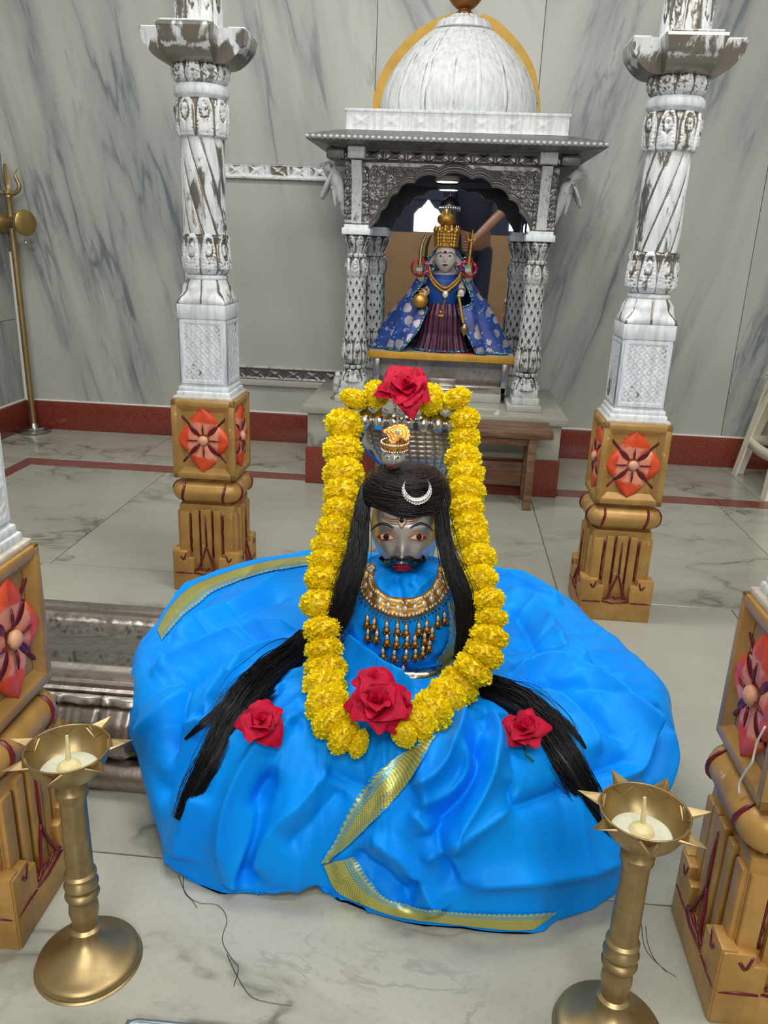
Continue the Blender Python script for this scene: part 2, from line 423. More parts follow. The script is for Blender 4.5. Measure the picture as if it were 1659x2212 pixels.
def spl(pts, n=40, closed=False):
    """Catmull-Rom through points"""
    P = np.asarray(pts, float); k = len(P)
    if closed: Q = np.vstack([P[-1], P, P[0], P[1]]); segs = k
    else: Q = np.vstack([2*P[0]-P[1], P, 2*P[-1]-P[-2]]); segs = k-1
    t = np.linspace(0, segs, n, endpoint=not closed); i = np.minimum(t.astype(int), segs-1); f = (t-i)[:, None]
    a, b, c, d = Q[i], Q[i+1], Q[i+2], Q[i+3]
    return .5*(2*b+(c-a)*f+(2*a-5*b+4*c-d)*f**2+(3*b-a-3*c+d)*f**3)
def rz(a): c, s = math.cos(a), math.sin(a); return np.array([[c, -s, 0], [s, c, 0], [0, 0, 1.]])
def rx(a): c, s = math.cos(a), math.sin(a); return np.array([[1, 0, 0], [0, c, -s], [0, s, c]])
def ry(a): c, s = math.cos(a), math.sin(a); return np.array([[c, 0, s], [0, 1, 0], [-s, 0, c]])
def smooth(x, a, b): t = np.clip((x-a)/(b-a), 0, 1); return t*t*(3-2*t)
def copy_tree(o, parent=None, name=None):
    c = o.copy(); COL.objects.link(c); c.parent = parent
    for ch in o.children: copy_tree(ch, c)
    return c
def prism(poly, a, b, axis=1):
    """polygon in the plane normal to axis (1: x,z), extruded between a and b"""
    n = len(poly); P = np.asarray(poly, float); V = []
    for t in (a, b):
        for (p, q) in P: V.append({1: (p, t, q), 0: (t, p, q), 2: (p, q, t)}[axis])
    Fc = [list(range(n)), list(range(2*n-1, n-1, -1))]+[[i, i+n, (i+1) % n+n, (i+1) % n] for i in range(n)]
    return np.array(V), Fc
# ================================================================== THE ROOM
XL, XR, YF, YB, ZC = -1.86, 2.2, -2.4, 3.39, 2.9
def struct(name, V, Fc, m, parent=None, **kw):
    o = part(name, parent, V, Fc, m, **kw); o['kind'] = 'structure'; return o
def boxpart(name, parent, lo, hi, m, bev=.0, **kw):
    lo, hi = np.array(lo, float), np.array(hi, float); V, Fc = boxvf(hi-lo, bev)
    return part(name, parent, V+(lo+hi)/2, Fc, m, sharp=35, **kw)
fl = struct('floor', *[boxvf((XR-XL+.4, YB-YF+.4, .06))[0]+np.array([(XL+XR)/2, (YF+YB)/2, -.036]), boxvf((XR-XL+.4, YB-YF+.4, .06))[1]], 'grout', smooth=False)
rows = [(-2.4, -1.25, [XL, -.9, .1, 1.1, XR]), (-1.25, -.08, [XL, -1.2, -.1, .95, XR]), (-.08, .905, [XL, -.72, .62, 1.5, XR]), (.905, 1.915, [XL, -1.05, -.1, .75, 1.55, XR]),
        (1.915, 2.815, [XL, -1.61, -1.555, -1.03, -.3, .32, .99, 1.6, XR]), (2.905, YB, [XL, -1.2, -.48, .42, 1.17, XR])]
g = .0012
def slab(x0, x1, y0, y1, m, nm):
    V, Fc = boxvf((x1-x0-2*g, y1-y0-2*g, .012), .0008, 1); o = link(nm, mesh(nm, V, Fc, m, smooth=False), fl)
    o.location = ((x0+x1)/2, (y0+y1)/2, -.006)
for (y0, y1, xs) in rows:
    for x0, x1 in zip(xs[:-1], xs[1:]):
        if x0 == -1.61: continue
        slab(x0, x1, y0, y1, 'marble_floor', 'floor_tile')
slab(-1.61, -1.555, 1.915, 2.815, 'red_granite', 'border_strip')
for x0, x1 in ((-1.61, -.95), (-.95, -.48), (-.48, .42), (.42, 1.0), (1.0, 1.62), (1.62, XR)): slab(x0, x1, 2.815, 2.905, 'red_granite', 'border_strip')
slab(XL, -1.61, 2.815, 2.905, 'marble_floor', 'floor_tile')

def wallpanel(parent, axis, c, a0, a1, z0, z1, shear, off, m='marble_wall', t=.012, face=1):
    """one marble slab proud of the wall core; UVs sheared so the veins run steeply"""
    d = (a1-a0-2*g, t, z1-z0-2*g) if axis == 1 else (t, a1-a0-2*g, z1-z0-2*g)
    V, Fc = boxvf(d, .0006, 1)
    o = link('marble_panel', None, parent) if 0 else None
    me = mesh('marble_panel', V, Fc, m, smooth=False, uv=np.stack([(V[:, 0] if axis == 1 else V[:, 1])+V[:, 2]*shear+off, V[:, 2]+off*1.7], -1))
    o = link('marble_panel', me, parent)
    o.location = ((a0+a1)/2, c, (z0+z1)/2) if axis == 1 else (c, (a0+a1)/2, (z0+z1)/2)
    return o
def core(name, lo, hi, m='white_cement'):
    lo, hi = np.array(lo), np.array(hi); V, Fc = boxvf(hi-lo); return struct(name, V+(lo+hi)/2, Fc, m, smooth=False)
wb = core('wall_back', (XL-.1, YB+.012, 0), (XR+.1, YB+.15, ZC))
for i, (a0, a1, sh) in enumerate(((XL, -1.1, .22), (-1.1, -.345, .2), (-.345, .27, .55), (.27, 1.15, -.26), (1.15, XR, -.22))):
    wallpanel(wb, 1, YB+.006, a0, a1, .128, 1.9, sh, 3.1*i+1.3)
    wallpanel(wb, 1, YB+.006, a0, a1, 1.9, ZC, sh, 3.1*i+6.3)
wl = core('wall_left', (XL-.15, YF, 0), (XL-.012, YB+.15, ZC))
for i, (a0, a1) in enumerate(((YF, -1.1), (-1.1, .3), (.3, 1.6), (1.6, 2.6), (2.6, YB))):
    wallpanel(wl, 0, XL-.006, a0, a1, .128, .475, .1, 40+2*i); wallpanel(wl, 0, XL-.006, a0, a1, .475, 1.9, .2, 60+2*i); wallpanel(wl, 0, XL-.006, a0, a1, 1.9, ZC, .2, 80+2*i)
wr = core('wall_right', (XR+.012, YF, 0), (XR+.15, YB+.15, ZC))
for i, (a0, a1) in enumerate(((YF, -1.), (-1., .6), (.6, 2.1), (2.1, YB))): wallpanel(wr, 0, XR+.006, a0, a1, .128, ZC, -.2, 100+3*i)
core('ceiling', (XL-.15, YF-.15, ZC), (XR+.15, YB+.15, ZC+.1), 'plaster_white')
def bb(name, boxes):
    m = MB()
    for lo, hi in boxes: lo, hi = np.array(lo), np.array(hi); m.box((lo+hi)/2, hi-lo, .002)
    o = m.build(name, None, 'red_granite'); o['kind'] = 'structure'
bb('baseboard_back', [((XL, YB-.012, 0), (-.50, YB+.012, .125)), ((.42, YB-.012, 0), (XR, YB+.012, .125))])
bb('baseboard_left', [((XL-.012, YF, 0), (XL+.012, YB-.012, .125))])
bb('baseboard_right', [((XR-.012, YF, 0), (XR+.012, YB-.012, .125))])
m = MB(); m.box(((XL-.49)/2, YB-.001, .1285), (-.49-XL, .014, .006), .001); m.box(((.42+XR)/2, YB-.001, .1285), (XR-.42, .014, .006), .001); m.box((XL+.001, (YF+YB)/2, .1285), (.014, YB-YF, .006), .001)
m.box((XL+.006, YB-.006, .3), (.012, .012, .9), .002)
o = m.build('trim_1', None, 'plaster_white'); o['kind'] = 'structure'
# the wall behind the photographer: tan panels with an arched bright window opening (seen in the shrine's mirror)
def front_wall():
    x0, x1, z0, z1 = -.47, -.18, .96, 1.28      # opening
    m = MB()
    for lo, hi in (((XL-.15, YF-.12, 0), (x0, YF, ZC)), ((x1, YF-.12, 0), (.54, YF, ZC)), ((x0, YF-.12, 0), (x1, YF, z0)), ((x0, YF-.12, z1), (x1, YF, ZC)),
                   ((.62, YF-.12, 0), (XR+.15, YF, ZC)), ((.54, YF-.12, 0), (.62, YF, 1.0)), ((.54, YF-.12, 1.16), (.62, YF, ZC))):
        lo, hi = np.array(lo), np.array(hi); m.box((lo+hi)/2, hi-lo)
    o = m.build('wall_front', None, 'dark_hall', smooth=False); o['kind'] = 'structure'
    bx0 = boxvf((XR-XL, .02, .95)); part('tan_panel', o, bx0[0]+np.array([(XL+XR)/2, YF+.011, .475]), bx0[1], 'tan_wall', smooth=False)
    for s_ in (-1, 1):
        V, Fc = prism([(-.325+s_*.15, 1.13), (-.325+s_*.15, 1.3), (-.325, 1.3), (-.325+s_*.02, 1.26), (-.325+s_*.07, 1.2), (-.325+s_*.1, 1.19)], YF-.1, YF-.01, 1); part('arch_spandrel', o, V, Fc, 'dark_hall', smooth=False)
front_wall()

# ------------------------------------------------------------------ silver frame let into the back wall, left of the shrine
fr = thing('wall_frame', 'silver relief frame around the marble panel on the wall left of the shrine', 'frame', (-.75, YB, .27))
def relief_rail(name, x0, x1, z0, z1, parent, y=YB, axis='x', m='shrine_dark', amp=1.):
    """rail with a raised rosette/diamond pattern"""
    L = x1-x0; Hh = z1-z0; nx, nz = max(40, int(L/.0035)), 14
    u = np.linspace(0, L, nx); w = np.linspace(0, Hh, nz); U, Wd = np.meshgrid(u, w, indexing='ij')
    p = Hh*1.75; a = np.abs((U/p) % 1-.5)*2; b = np.abs(Wd/Hh-.5)*2
    dia = np.abs(a-b); h = np.exp(-(dia/.12)**2)*.5+np.exp(-((a)**2+b**2)/.05)*.8+np.exp(-(((a-1)/.12)**2))*.6
    edge = smooth(np.minimum(Wd, Hh-Wd), 0, Hh*.12); h = np.where(b > .8, .9, h*edge)
    Y = y-.004-h*.008*amp
    P = np.stack([x0+U, Y, z0+Wd], -1) if axis == 'x' else np.stack([x0+Wd, Y, z0+U], -1)
    n0 = P.reshape(-1, 3); B = n0.copy(); B[:, 1] = y
    Fc = gridf(nx, nz, flip=(axis != 'x')).tolist()
    N = nx*nz; rim = [i*nz for i in range(nx)]+[(nx-1)*nz+j for j in range(1, nz)]+[i*nz+nz-1 for i in range(nx-2, -1, -1)]+[j for j in range(nz-2, 0, -1)]
    Fc += [[rim[i], rim[(i+1) % len(rim)], rim[(i+1) % len(rim)]+N, rim[i]+N] for i in range(len(rim))]
    return part(name, parent, np.vstack([n0, B]), Fc, m, cav=np.concatenate([1-h.ravel(), np.ones(N)])*.7*amp)
relief_rail('top_rail', -1.1, -.34, 1.072, 1.12, fr, m='silver_white', amp=.75); relief_rail('bottom_rail', -1.1, -.34, .272, .318, fr)
relief_rail('side_rail', -1.1, -1.1+.79, 0, .04, fr, axis='x') if 0 else None
m = MB(); m.box((-.72, YB-.006, 1.068), (.76, .02, .008), .002); m.box((-.72, YB-.006, .322), (.76, .02, .008), .002); m.build('bead', fr, 'shrine_silver')
m = MB(); m.box((-1.106, YB-.003, .7), (.012, .008, .86), .002); m.build('side_rail', fr, 'shrine_silver')
m = MB(); m.box((-.74, YB-.006, .257), (.8, .022, .026), .003); m.build('marble_ledge', fr, 'marble_white')

# ================================================================== PLINTH OF THE SHRINE
pl = thing('shrine_plinth', 'white marble plinth with a red granite foot under the silver shrine', 'plinth', (-.04, 3.09, 0))
def bx(name, parent, lo, hi, m, bev=.002, **kw): return boxpart(name, parent, lo, hi, m, bev, **kw)
bx('granite_foot', pl, (-.498, 2.79, 0), (.412, YB-.014, .135), 'red_granite')
bx('body', pl, (-.492, 2.797, .135), (.406, YB-.014, .262), 'marble_floor')
bx('top_slab', pl, (-.51, 2.775, .262), (.424, YB-.014, .29), 'marble_floor', .004)
for x in (-.345, .275): bx('corner_pad', pl, (x-.06, 2.86, .29), (x+.062, 3.34, .312), 'marble_white', .003)
bx('step', pl, (-.27, 3.0, .29), (.2, 3.34, .325), 'marble_white', .003)
# ================================================================== PILLARS
def disp_lathe(name, parent, prof, n, disp, mat, cavf=None, world=False, m=64, sharp=None):
    """smooth profile resampled to m rings, displaced radially by disp(theta,t,z) -> (dr, cavity)"""
    P = np.asarray(prof, float); s = np.r_[0, np.cumsum(np.hypot(*np.diff(P, axis=0).T))]
    t = np.linspace(0, s[-1], m); r = np.interp(t, s, P[:, 0]); z = np.interp(t, s, P[:, 1])
    th = np.linspace(0, 2*PI, n, endpoint=False); TH, T = np.meshgrid(th, t/s[-1]); Rr = np.repeat(r[:, None], n, 1); Z = np.repeat(z[:, None], n, 1)
    d, cv = disp(TH, T, Z); Rr = Rr+d
    V = np.stack([Rr*np.cos(TH), Rr*np.sin(TH), Z], -1).reshape(-1, 3)
    Fc = gridf(m, n, False, True, True).tolist(); Fc.append(list(range(n))[::-1]); Fc.append([(m-1)*n+i for i in range(n)])
    return part(name, parent, V, Fc, mat, world, cav=np.broadcast_to(cv, TH.shape).ravel(), sharp=sharp)
def leafy(k, amp, rows=1, point=True):
    def f(TH, T, Z):
        out = np.zeros_like(TH); cav = np.zeros_like(TH)
        tr = T*rows; ir = np.floor(tr).clip(0, rows-1); fr_ = tr-ir
        a = ((TH*k/(2*PI)+.5*(ir % 2)) % 1-.5)*2
        w = np.sqrt(np.clip(1-(fr_)**3, 0.02, 1)) if point else 1.
        e = np.abs(a)/w
        out = amp*(np.clip(1-e**4, -.3, 1))*(.4+.6*np.sin(np.clip(fr_, 0, 1)*PI)**.6)
        out -= amp*.35*np.exp(-(a/.12)**2)*np.sin(fr_*PI)
        rose_ = np.exp(-((a/.35)**2+((fr_-.62)/.16)**2)); out += amp*.5*np.cos(rose_*9)*rose_
        carve = np.sin(TH*k*2.+4*np.sin(Z*150.))*np.sin(Z*420.+3*np.sin(TH*k)); ring_ = np.abs(np.sqrt((a/.42)**2+((fr_-.62)/.19)**2)-1)
        out = out+amp*.16*carve*(e < .8)-amp*.3*np.exp(-(ring_/.2)**2)+amp*.3*np.exp(-((np.abs(e)-.72)/.1)**2)
        cav = np.clip((e-.8)*3, 0, 1)*.9+np.exp(-(a/.1)**2)*.2+.45*np.exp(-(ring_/.22)**2)+.35*smooth(-carve, .35, .9)*(e < .8)
        return out, np.clip(cav, 0, 1)
    return f
def spiral(k, turns, amp):
    def f(TH, T, Z):
        a = ((TH*k/(2*PI)+T*turns) % 1-.5)*2
        return amp*(np.sqrt(np.clip(1-a**2, 0, 1))-.6), np.clip((np.abs(a)-.82)*5, 0, 1)
    return f
def scales(k, rows, amp):
    def f(TH, T, Z):
        tr = (1-T)*rows; best = np.full_like(TH, -1.); cav = np.ones_like(TH)
        for o in (0, 1, 2):
            ir = np.floor(tr)-o+1; a = ((TH*k/(2*PI)+.5*(ir % 2)) % 1-.5)*2; dy = (tr-ir)
            rr = np.sqrt((a*.95)**2+((dy-.1)/1.15)**2); ins = (rr < 1) & (dy > -.9)
            h = np.where(ins, .25+.75*rr**3-.12*o, -1); upd = h > best
            best = np.where(upd, h, best); cav = np.where(upd, np.clip((.8-rr)*1.5, 0, 1), cav)
        return amp*np.clip(best, 0, 1), cav
    return f
def beads(k, amp):
    def f(TH, T, Z):
        a = ((TH*k/(2*PI)) % 1-.5)*2; return amp*np.sqrt(np.clip(1-a**2, 0, 1))*np.sin(T*PI), np.clip((np.abs(a)-.8)*4, 0, 1)
    return f
none = lambda TH, T, Z: (0*TH, 0*TH)
def lattice_panel(name, parent, w, z0, z1, dist, ang, mat):
    """sunk panel with a diamond lattice and a stud in each diamond"""
    nx, nz = 44, 74; hw = w/2
    u = np.linspace(-hw, hw, nx); zz = np.linspace(z0, z1, nz); U, Z = np.meshgrid(u, zz, indexing='ij')
    fr_ = np.minimum(np.minimum(hw-np.abs(U), Z-z0), z1-Z)
    cs = w/4.4; a = ((U+Z*.92)/cs) % 1; b = ((U-Z*.92)/cs) % 1
    ln = np.minimum(np.minimum(a, 1-a), np.minimum(b, 1-b)); h = np.exp(-(ln/.075)**2)*.0020
    st = np.exp(-((a-.5)**2+(b-.5)**2)/.014)*.0022
    inn = smooth(fr_, .008, .0095); h = np.where(inn > 0, (h+st-.0021)*inn, 0)
    X = np.stack([U, np.full_like(U, -dist)-h, Z], -1).reshape(-1, 3) @ rz(ang).T
    cv = np.clip(-h.ravel()/.0021, 0, 1)*inn.ravel()*.34
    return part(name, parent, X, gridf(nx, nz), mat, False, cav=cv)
def petal_patch(L, Wd, thick, n=9, curl=.25):
    """lobed relief petal pointing to +x, bulging to +z; UV.u runs along its length"""
    t = np.linspace(0, 1, n); s = np.linspace(-1, 1, 7); T, Sg = np.meshgrid(t, s, indexing='ij')
    w = Wd*1.15*np.clip(1-((T-.4)/.62)**2, .03, 1)**1.25
    h = thick*(.35+.65*np.sin(T*PI*.9)**.7)*(1-.75*Sg**2)-thick*.55*np.exp(-(Sg/.22)**2)*np.sin(T*PI)
    V = np.stack([T*L, Sg*w, h], -1).reshape(-1, 3); B = V.copy(); B[:, 2] = -thick*.4
    nv = 7; N = n*nv; Fc = gridf(n, nv).tolist()
    rim = [i*nv for i in range(n)]+[(n-1)*nv+j for j in range(1, nv)]+[i*nv+nv-1 for i in range(n-2, -1, -1)]+[j for j in range(nv-2, 0, -1)]
    Fc += [[rim[i], rim[i]+N, rim[(i+1) % len(rim)]+N, rim[(i+1) % len(rim)]] for i in range(len(rim))]
    uv = np.stack([T.ravel(), Sg.ravel()*.5+.5], -1)
    return np.vstack([V, B]), Fc, np.vstack([uv, uv])
def make_pillar(loc, label):
    t = thing('temple_pillar', label, 'pillar', loc, 'four pillars around the idol')
    # --- gold painted foot
    hw = .068; fw = .0835
    m = MB(); m.box((0, 0, .112), (2*hw, 2*hw, .224), .003); m.build('base_block', t, 'gold_paint', False)
    pv, pf, puv = petal_patch(.047, .0195, .009, 14); pm = mesh('petal', pv, pf, 'orange_paint', uv=puv)
    sv, sf, _ = petal_patch(.03, .0055, .006); smn = mesh('sepal', sv, sf, 'maroon_paint')
    rv, rf = tubevf([(0, 0, 0), (.018, .001, .001), (.034, 0, 0)], [.002, .003, .0015], 6); rmn = mesh('rib', rv, rf, 'maroon_paint')
    vv, vf = tubevf([(0, 0, 0), (.012, .0005, .0008), (.022, 0, 0)], [.0016, .0022, .0008], 6); vmn = mesh('vein', vv, vf, 'maroon_paint')
    bm_ = MB(); bm_.ball((0, 0, 0), .0105, 14, 0, (1, 1, .75)); V_, F_ = bm_.out(); bmn = mesh('boss', V_, F_, 'boss_paint')
    slatm = {}
    for k in range(4):
        A = rz(k*PI/2)
        # vertical raised slats and stepped foot blocks of this side
        for (x0, x1, z0, z1, d) in ((-.066, -.043, .03, .205, .006), (-.036, -.018, .03, .212, .008), (-.013, .013, .05, .215, .0105), (.018, .036, .03, .212, .008), (.043, .066, .03, .205, .006)):
            mm = MB(); mm.box(((x0+x1)/2, -hw-d/2+.001, (z0+z1)/2), (x1-x0, d+.002, z1-z0), .0028, R=None)
            V, Fc = mm.out(); part('slat', t, V @ A.T, Fc, 'gold_paint', False, sharp=35)
        for (x0, x1, z1) in ((-fw, -.046, .105), (-.05, -.03, .088), (-.034, .034, .052), (.03, .05, .092), (.046, fw, .108)):
            V, Fc = boxvf((x1-x0, fw-hw+.004, z1), .0025); part('foot_block', t, (V+np.array([(x0+x1)/2, -(hw+fw)/2, z1/2])) @ A.T, Fc, 'gold_paint', False, sharp=35)
        # painted grooves: uprights, a spread V and the line above the foot
        mm = MB(); y = -hw-.0085
        wob = lambda p: np.array(p)+rng.normal(0, .0006, (len(p), 3))*np.array([1, 0, 0])
        for x, za, zb in ((-.0395, .2, .1), (-.0155, .208, .09), (.0155, .208, .09), (.0395, .2, .1)):
            mm.tube(wob([(x+rng.normal(0, .0005), y+.0075, z) for z in np.linspace(za, zb, 8)]), rng.uniform(.0018, .003, 8), 6)
        mm.tube([(0, y-.0035, .2), (0, y-.0035, .16), (.001, y-.0035, .118)], [.0012, .0026, .0022], 6)
        for s in (-1, 1):
            mm.tube(spl([(0, y-.0035, .12), (s*.009, y-.0045, .092), (s*.02, y-.0085, .064), (s*.03, y-.0085, .057)], 12), np.linspace(.002, .0028, 12), 6)
            mm.tube(spl([(s*.05, y-.0075, .102), (s*.056, y-.008, .084), (s*.064, y-.0085, .094)], 8), .0026, 6)
            mm.tube([(s*.036, y-.0085, .048), (s*.058, y-.0085, .049), (s*.08, y-.0078, .047)], [.002, .0028, .0018], 6)
        mm.tube([(-.033, y-.0087, .05), (-.01, y-.009, .047), (.012, y-.009, .049), (.033, y-.0087, .05)], [.0018, .003, .0026, .0018], 6)
        mm.tube(spl([(-.022, y-.0087, .058), (-.008, y-.0087, .064), (0, y-.0087, .058), (.01, y-.0087, .065), (.022, y-.0087, .058)], 14), .0024, 6)
        V, Fc = mm.out(); part('painted_groove', t, V @ A.T, Fc, 'maroon_paint', False)
        # sunk flower panel: frame of the cube side + flower
    # --- roll moulding
    nb = 14; ang = np.linspace(-PI/2, PI/2, nb); e = .056
    prof = [(e, .224)]+[(e+.0295*math.cos(a), .2555+.0265*math.sin(a)) for a in ang]+[(e, .287)]
    sq = []
    for (r, z) in prof:
        rad = max(.004, r-e+.006)
        for c, (sx, sy) in enumerate(((1, 1), (-1, 1), (-1, -1), (1, -1))):
            for q in range(5):
                a = (c*PI/2)+q/4*PI/2; sq.append(((r-rad)*sx+rad*math.cos(a), (r-rad)*sy+rad*math.sin(a), z))
    Fc = gridf(len(prof), 20, False, True, True).tolist(); Fc += [list(range(20))[::-1], [(len(prof)-1)*20+i for i in range(20)]]
    part('roll_moulding', t, sq, Fc, 'gold_paint', False, sharp=50)
    mm = MB()
    for k in range(4):
        A = rz(k*PI/2)
        for x in (-.052, .047):
            P = [np.array([x+.003*math.sin(q*2), -(e+.0295*math.cos(q))-.0004, .2555+.0265*math.sin(q)]) @ A.T for q in np.linspace(-1.1, 1.2, 8)]; mm.tube(P, [.001, .003, .0036, .003, .0036, .003, .0032, .001], 6)
    mm.build('painted_band', t, 'maroon_paint', False)
    m = MB(); m.box((0, 0, .288), (.118, .118, .012), .001); m.build('neck_slab', t, 'gold_paint', False)
    # --- flower cube with sunk panels
    h = .076; z0, z1 = .291, .481; zc = (z0+z1)/2; q = .0615; dp = .011
    V = []; Fc = []
    m = MB(); m.box((0, 0, zc), (2*h-2*dp, 2*h-2*dp, z1-z0-.004))
    for sx in (-1, 1):
        for sy in (-1, 1): m.box((sx*(h-.0075), sy*(h-.0075), zc), (.015, .015, z1-z0), .003)
    for k in range(4):
        A = rz(k*PI/2)
        for zz in (z0+.0075, z1-.0075):
            c = np.array([0, -(h-.0075), zz]) @ A.T; d = (2*h, .015, .015) if k % 2 == 0 else (.015, 2*h, .015); m.box(c, d, .003)
        # sloped reveals
        zi0, zi1, xi = z0+.014, z1-.014, h-.014
        a = np.array([(-xi, -h+.001, zi0), (xi, -h+.001, zi0), (xi, -h+.001, zi1), (-xi, -h+.001, zi1), (-xi+.013, -h+dp-.0005, zi0+.013), (xi-.013, -h+dp-.0005, zi0+.013), (xi-.013, -h+dp-.0005, zi1-.013), (-xi+.013, -h+dp-.0005, zi1-.013)])
        m.add(a @ A.T, [[0, 1, 5, 4], [1, 2, 6, 5], [2, 3, 7, 6], [3, 0, 4, 7]])
    m.build('flower_block', t, 'gold_paint', False)
    for k in range(4):
        f = link('carved_flower', None, t); f.location = Vector(np.array([0, -(h-dp-.002), zc]) @ rz(k*PI/2).T)
        f.rotation_euler = Matrix(rz(k*PI/2) @ rx(PI/2)).to_euler()
        f.empty_display_size = .01; f.scale = (1.13, 1.16, 1.0)
        for j in range(4):
            o = link('petal', pm, f); o.location = (.011*math.cos(j*PI/2), .011*math.sin(j*PI/2), .004); o.scale = (1.22 if j % 2 else 1.0, 1.28, 1.15)
            o.rotation_euler = (0, 0, j*PI/2+random.uniform(-.07, .07))
            o = link('vein', vmn, f); o.rotation_euler = (0, 0, j*PI/2); o.location = (.013*math.cos(j*PI/2), .013*math.sin(j*PI/2), .0125)
            a = j*PI/2+PI/4
            o = link('sepal', smn, f); o.location = (.014*math.cos(a), .014*math.sin(a), .005); o.rotation_euler = (0, 0, a); o.scale = (1, 1.25, 1.3)
            o = link('rib', rmn, f); o.location = (.043*math.cos(a), .043*math.sin(a), .002); o.rotation_euler = (0, 0, a+random.uniform(-.1, .1)); o.scale = (1.2, 1, 1)
        o = link('boss', bmn, f); o.location = (0, 0, .0125)
    # --- white-painted silver shaft
    m = MB(); m.box((0, 0, .4845), (.142, .142, .009), .003); m.build('chipped_rim', t, 'chipped_plaster', False)
    m = MB(); m.box((0, 0, .492), (.128, .128, .016), .004); m.box((0, 0, .504), (.12, .12, .014), .004); m.build('foot_plate', t, 'silver_white', False)
    m = MB(); m.box((0, 0, .592), (.1085, .1085, .172), .002); m.build('pedestal', t, 'silver_white', False)
    for k in range(4): lattice_panel('lattice_panel', t, .1, .518, .664, .0578, k*PI/2, 'silver_white')
    m = MB(); m.box((0, 0, .682), (.114, .114, .034), .003); m.build('cap_block', t, 'silver_white', False)
    # square-to-round bell
    n = 72; rows_ = 22; th = np.linspace(0, 2*PI, n, endpoint=False); V = []; cv = []
    for i in range(rows_):
        f = i/(rows_-1); z = .699+.053*f
        sqr = .056/np.maximum(np.abs(np.cos(th)), np.abs(np.sin(th))); rnd = .045
        r = sqr*(1-smooth(f, 0, .6))+rnd*smooth(f, 0, .6)+.006*math.sin(f*PI)
        a = ((th*8/(2*PI)) % 1-.5)*2; r = r+.004*np.sin(f*PI)*(1-a**4)+.003*np.exp(-(a/.4)**2-((f-.65)/.2)**2)
        V += [(x*math.cos(y), x*math.sin(y), z) for x, y in zip(r, th)]; cv += list(np.clip((np.abs(a)-.75)*3, 0, 1))
    Fc = gridf(rows_, n, False, True, True).tolist(); Fc.append([(rows_-1)*n+i for i in range(n)])
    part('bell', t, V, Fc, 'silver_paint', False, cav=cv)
    disp_lathe('ring', t, [(.04, .75), (.046, .752), (.047, .757), (.044, .762), (.04, .763)], 48, none, 'silver_paint', m=12)
    disp_lathe('lower_collar', t, [(.036, .762), (.044, .765), (.05, .776), (.0495, .8), (.046, .83), (.049, .844), (.045, .85), (.04, .852)], 120, leafy(8, .006), 'silver_paint', m=60)
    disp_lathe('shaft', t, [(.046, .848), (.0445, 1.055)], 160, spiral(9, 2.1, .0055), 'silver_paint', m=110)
    disp_lathe('upper_collar', t, [(.04, 1.045), (.05, 1.05), (.0525, 1.06), (.053, 1.085), (.0545, 1.108), (.05, 1.122), (.04, 1.124)], 120, leafy(8, .0055), 'silver_paint', m=60)
    disp_lathe('torus_ring', t, [(.04, 1.12), (.052, 1.123), (.0585, 1.13), (.0595, 1.137), (.0585, 1.144), (.052, 1.151), (.04, 1.153)], 64, none, 'silver_white', m=24)
    disp_lathe('lotus_neck', t, [(.046, 1.152), (.053, 1.158), (.058, 1.172), (.056, 1.188), (.045, 1.195)], 96, leafy(10, .005), 'silver_paint', m=30)
    for k in range(4):       # four boat-shaped bracket arms
        A = rz(k*PI/2); N = 12; hw_ = .045
        P = [(-.03, 1.186)]+[(.055+.052*s, 1.187+.038*s**2.1) for s in np.linspace(0, 1, N)]+[(.111, 1.243), (.109, 1.249), (.1, 1.2495), (-.03, 1.2495)]
        V, Fc = prism(P, -hw_, hw_, 1)
        # splay the sides outwards with height
        s = 1+.28*(V[:, 2]-1.186)/.063; V[:, 1] *= s
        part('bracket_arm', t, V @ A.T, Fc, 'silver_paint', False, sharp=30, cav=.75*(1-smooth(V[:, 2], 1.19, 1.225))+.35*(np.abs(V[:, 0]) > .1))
        V, Fc = boxvf((.034, 2*hw_*1.1, .004), .001); part('bracket_lip', t, (V+np.array([.092, 0, 1.2515])) @ A.T, Fc, 'silver_paint', False)
    disp_lathe('upper_shaft', t, [(.058, 1.248), (.05, 1.256), (.046, 1.262), (.0455, 1.35), (.047, 1.42), (.05, 1.55)], 96, leafy(10, .0035, 3), 'silver_paint', m=80)
    return t
PX_L, PX_R, PY_N, PY_F = -.568, .433, .8154, 1.8875
p0 = make_pillar((PX_L, PY_F, 0), 'white-brushed silver pillar on gold flower block left of the garlanded idol')
for (x, y, lab) in ((PX_R, PY_F, 'white-brushed silver pillar on gold flower block right of the garlanded idol, near the bench'),
                    (PX_L, PY_N, 'near gold flower pillar base cut off by the left edge of the picture'),
                    (PX_R, PY_N, 'near gold flower pillar base cut off by the right edge, white string on it')):
    c = copy_tree(p0); c.location = (x, y, 0); c['label'] = lab
    if x > 0:
        for q in c.children:
            if q.name.startswith('shaft'): q.scale = (-1, 1, 1)     # the right-hand pillars twist the other way
# loose white string hanging on the near right flower
S1 = spl([onx(1653, 1570, PX_R-.078), onx(1637, 1600, PX_R-.079), onx(1630, 1625, PX_R-.079), onx(1624, 1648, PX_R-.08), onx(1610, 1668, PX_R-.08), onx(1598, 1690, PX_R-.08), onx(1597, 1716, PX_R-.08)], 30)
V, Fc = tubevf(S1, .0013, 6); V = V; o = part('white_string', None, V, Fc, 'plaster_white'); tag(o, 'thin white string hanging from the near right carved flower', 'string')
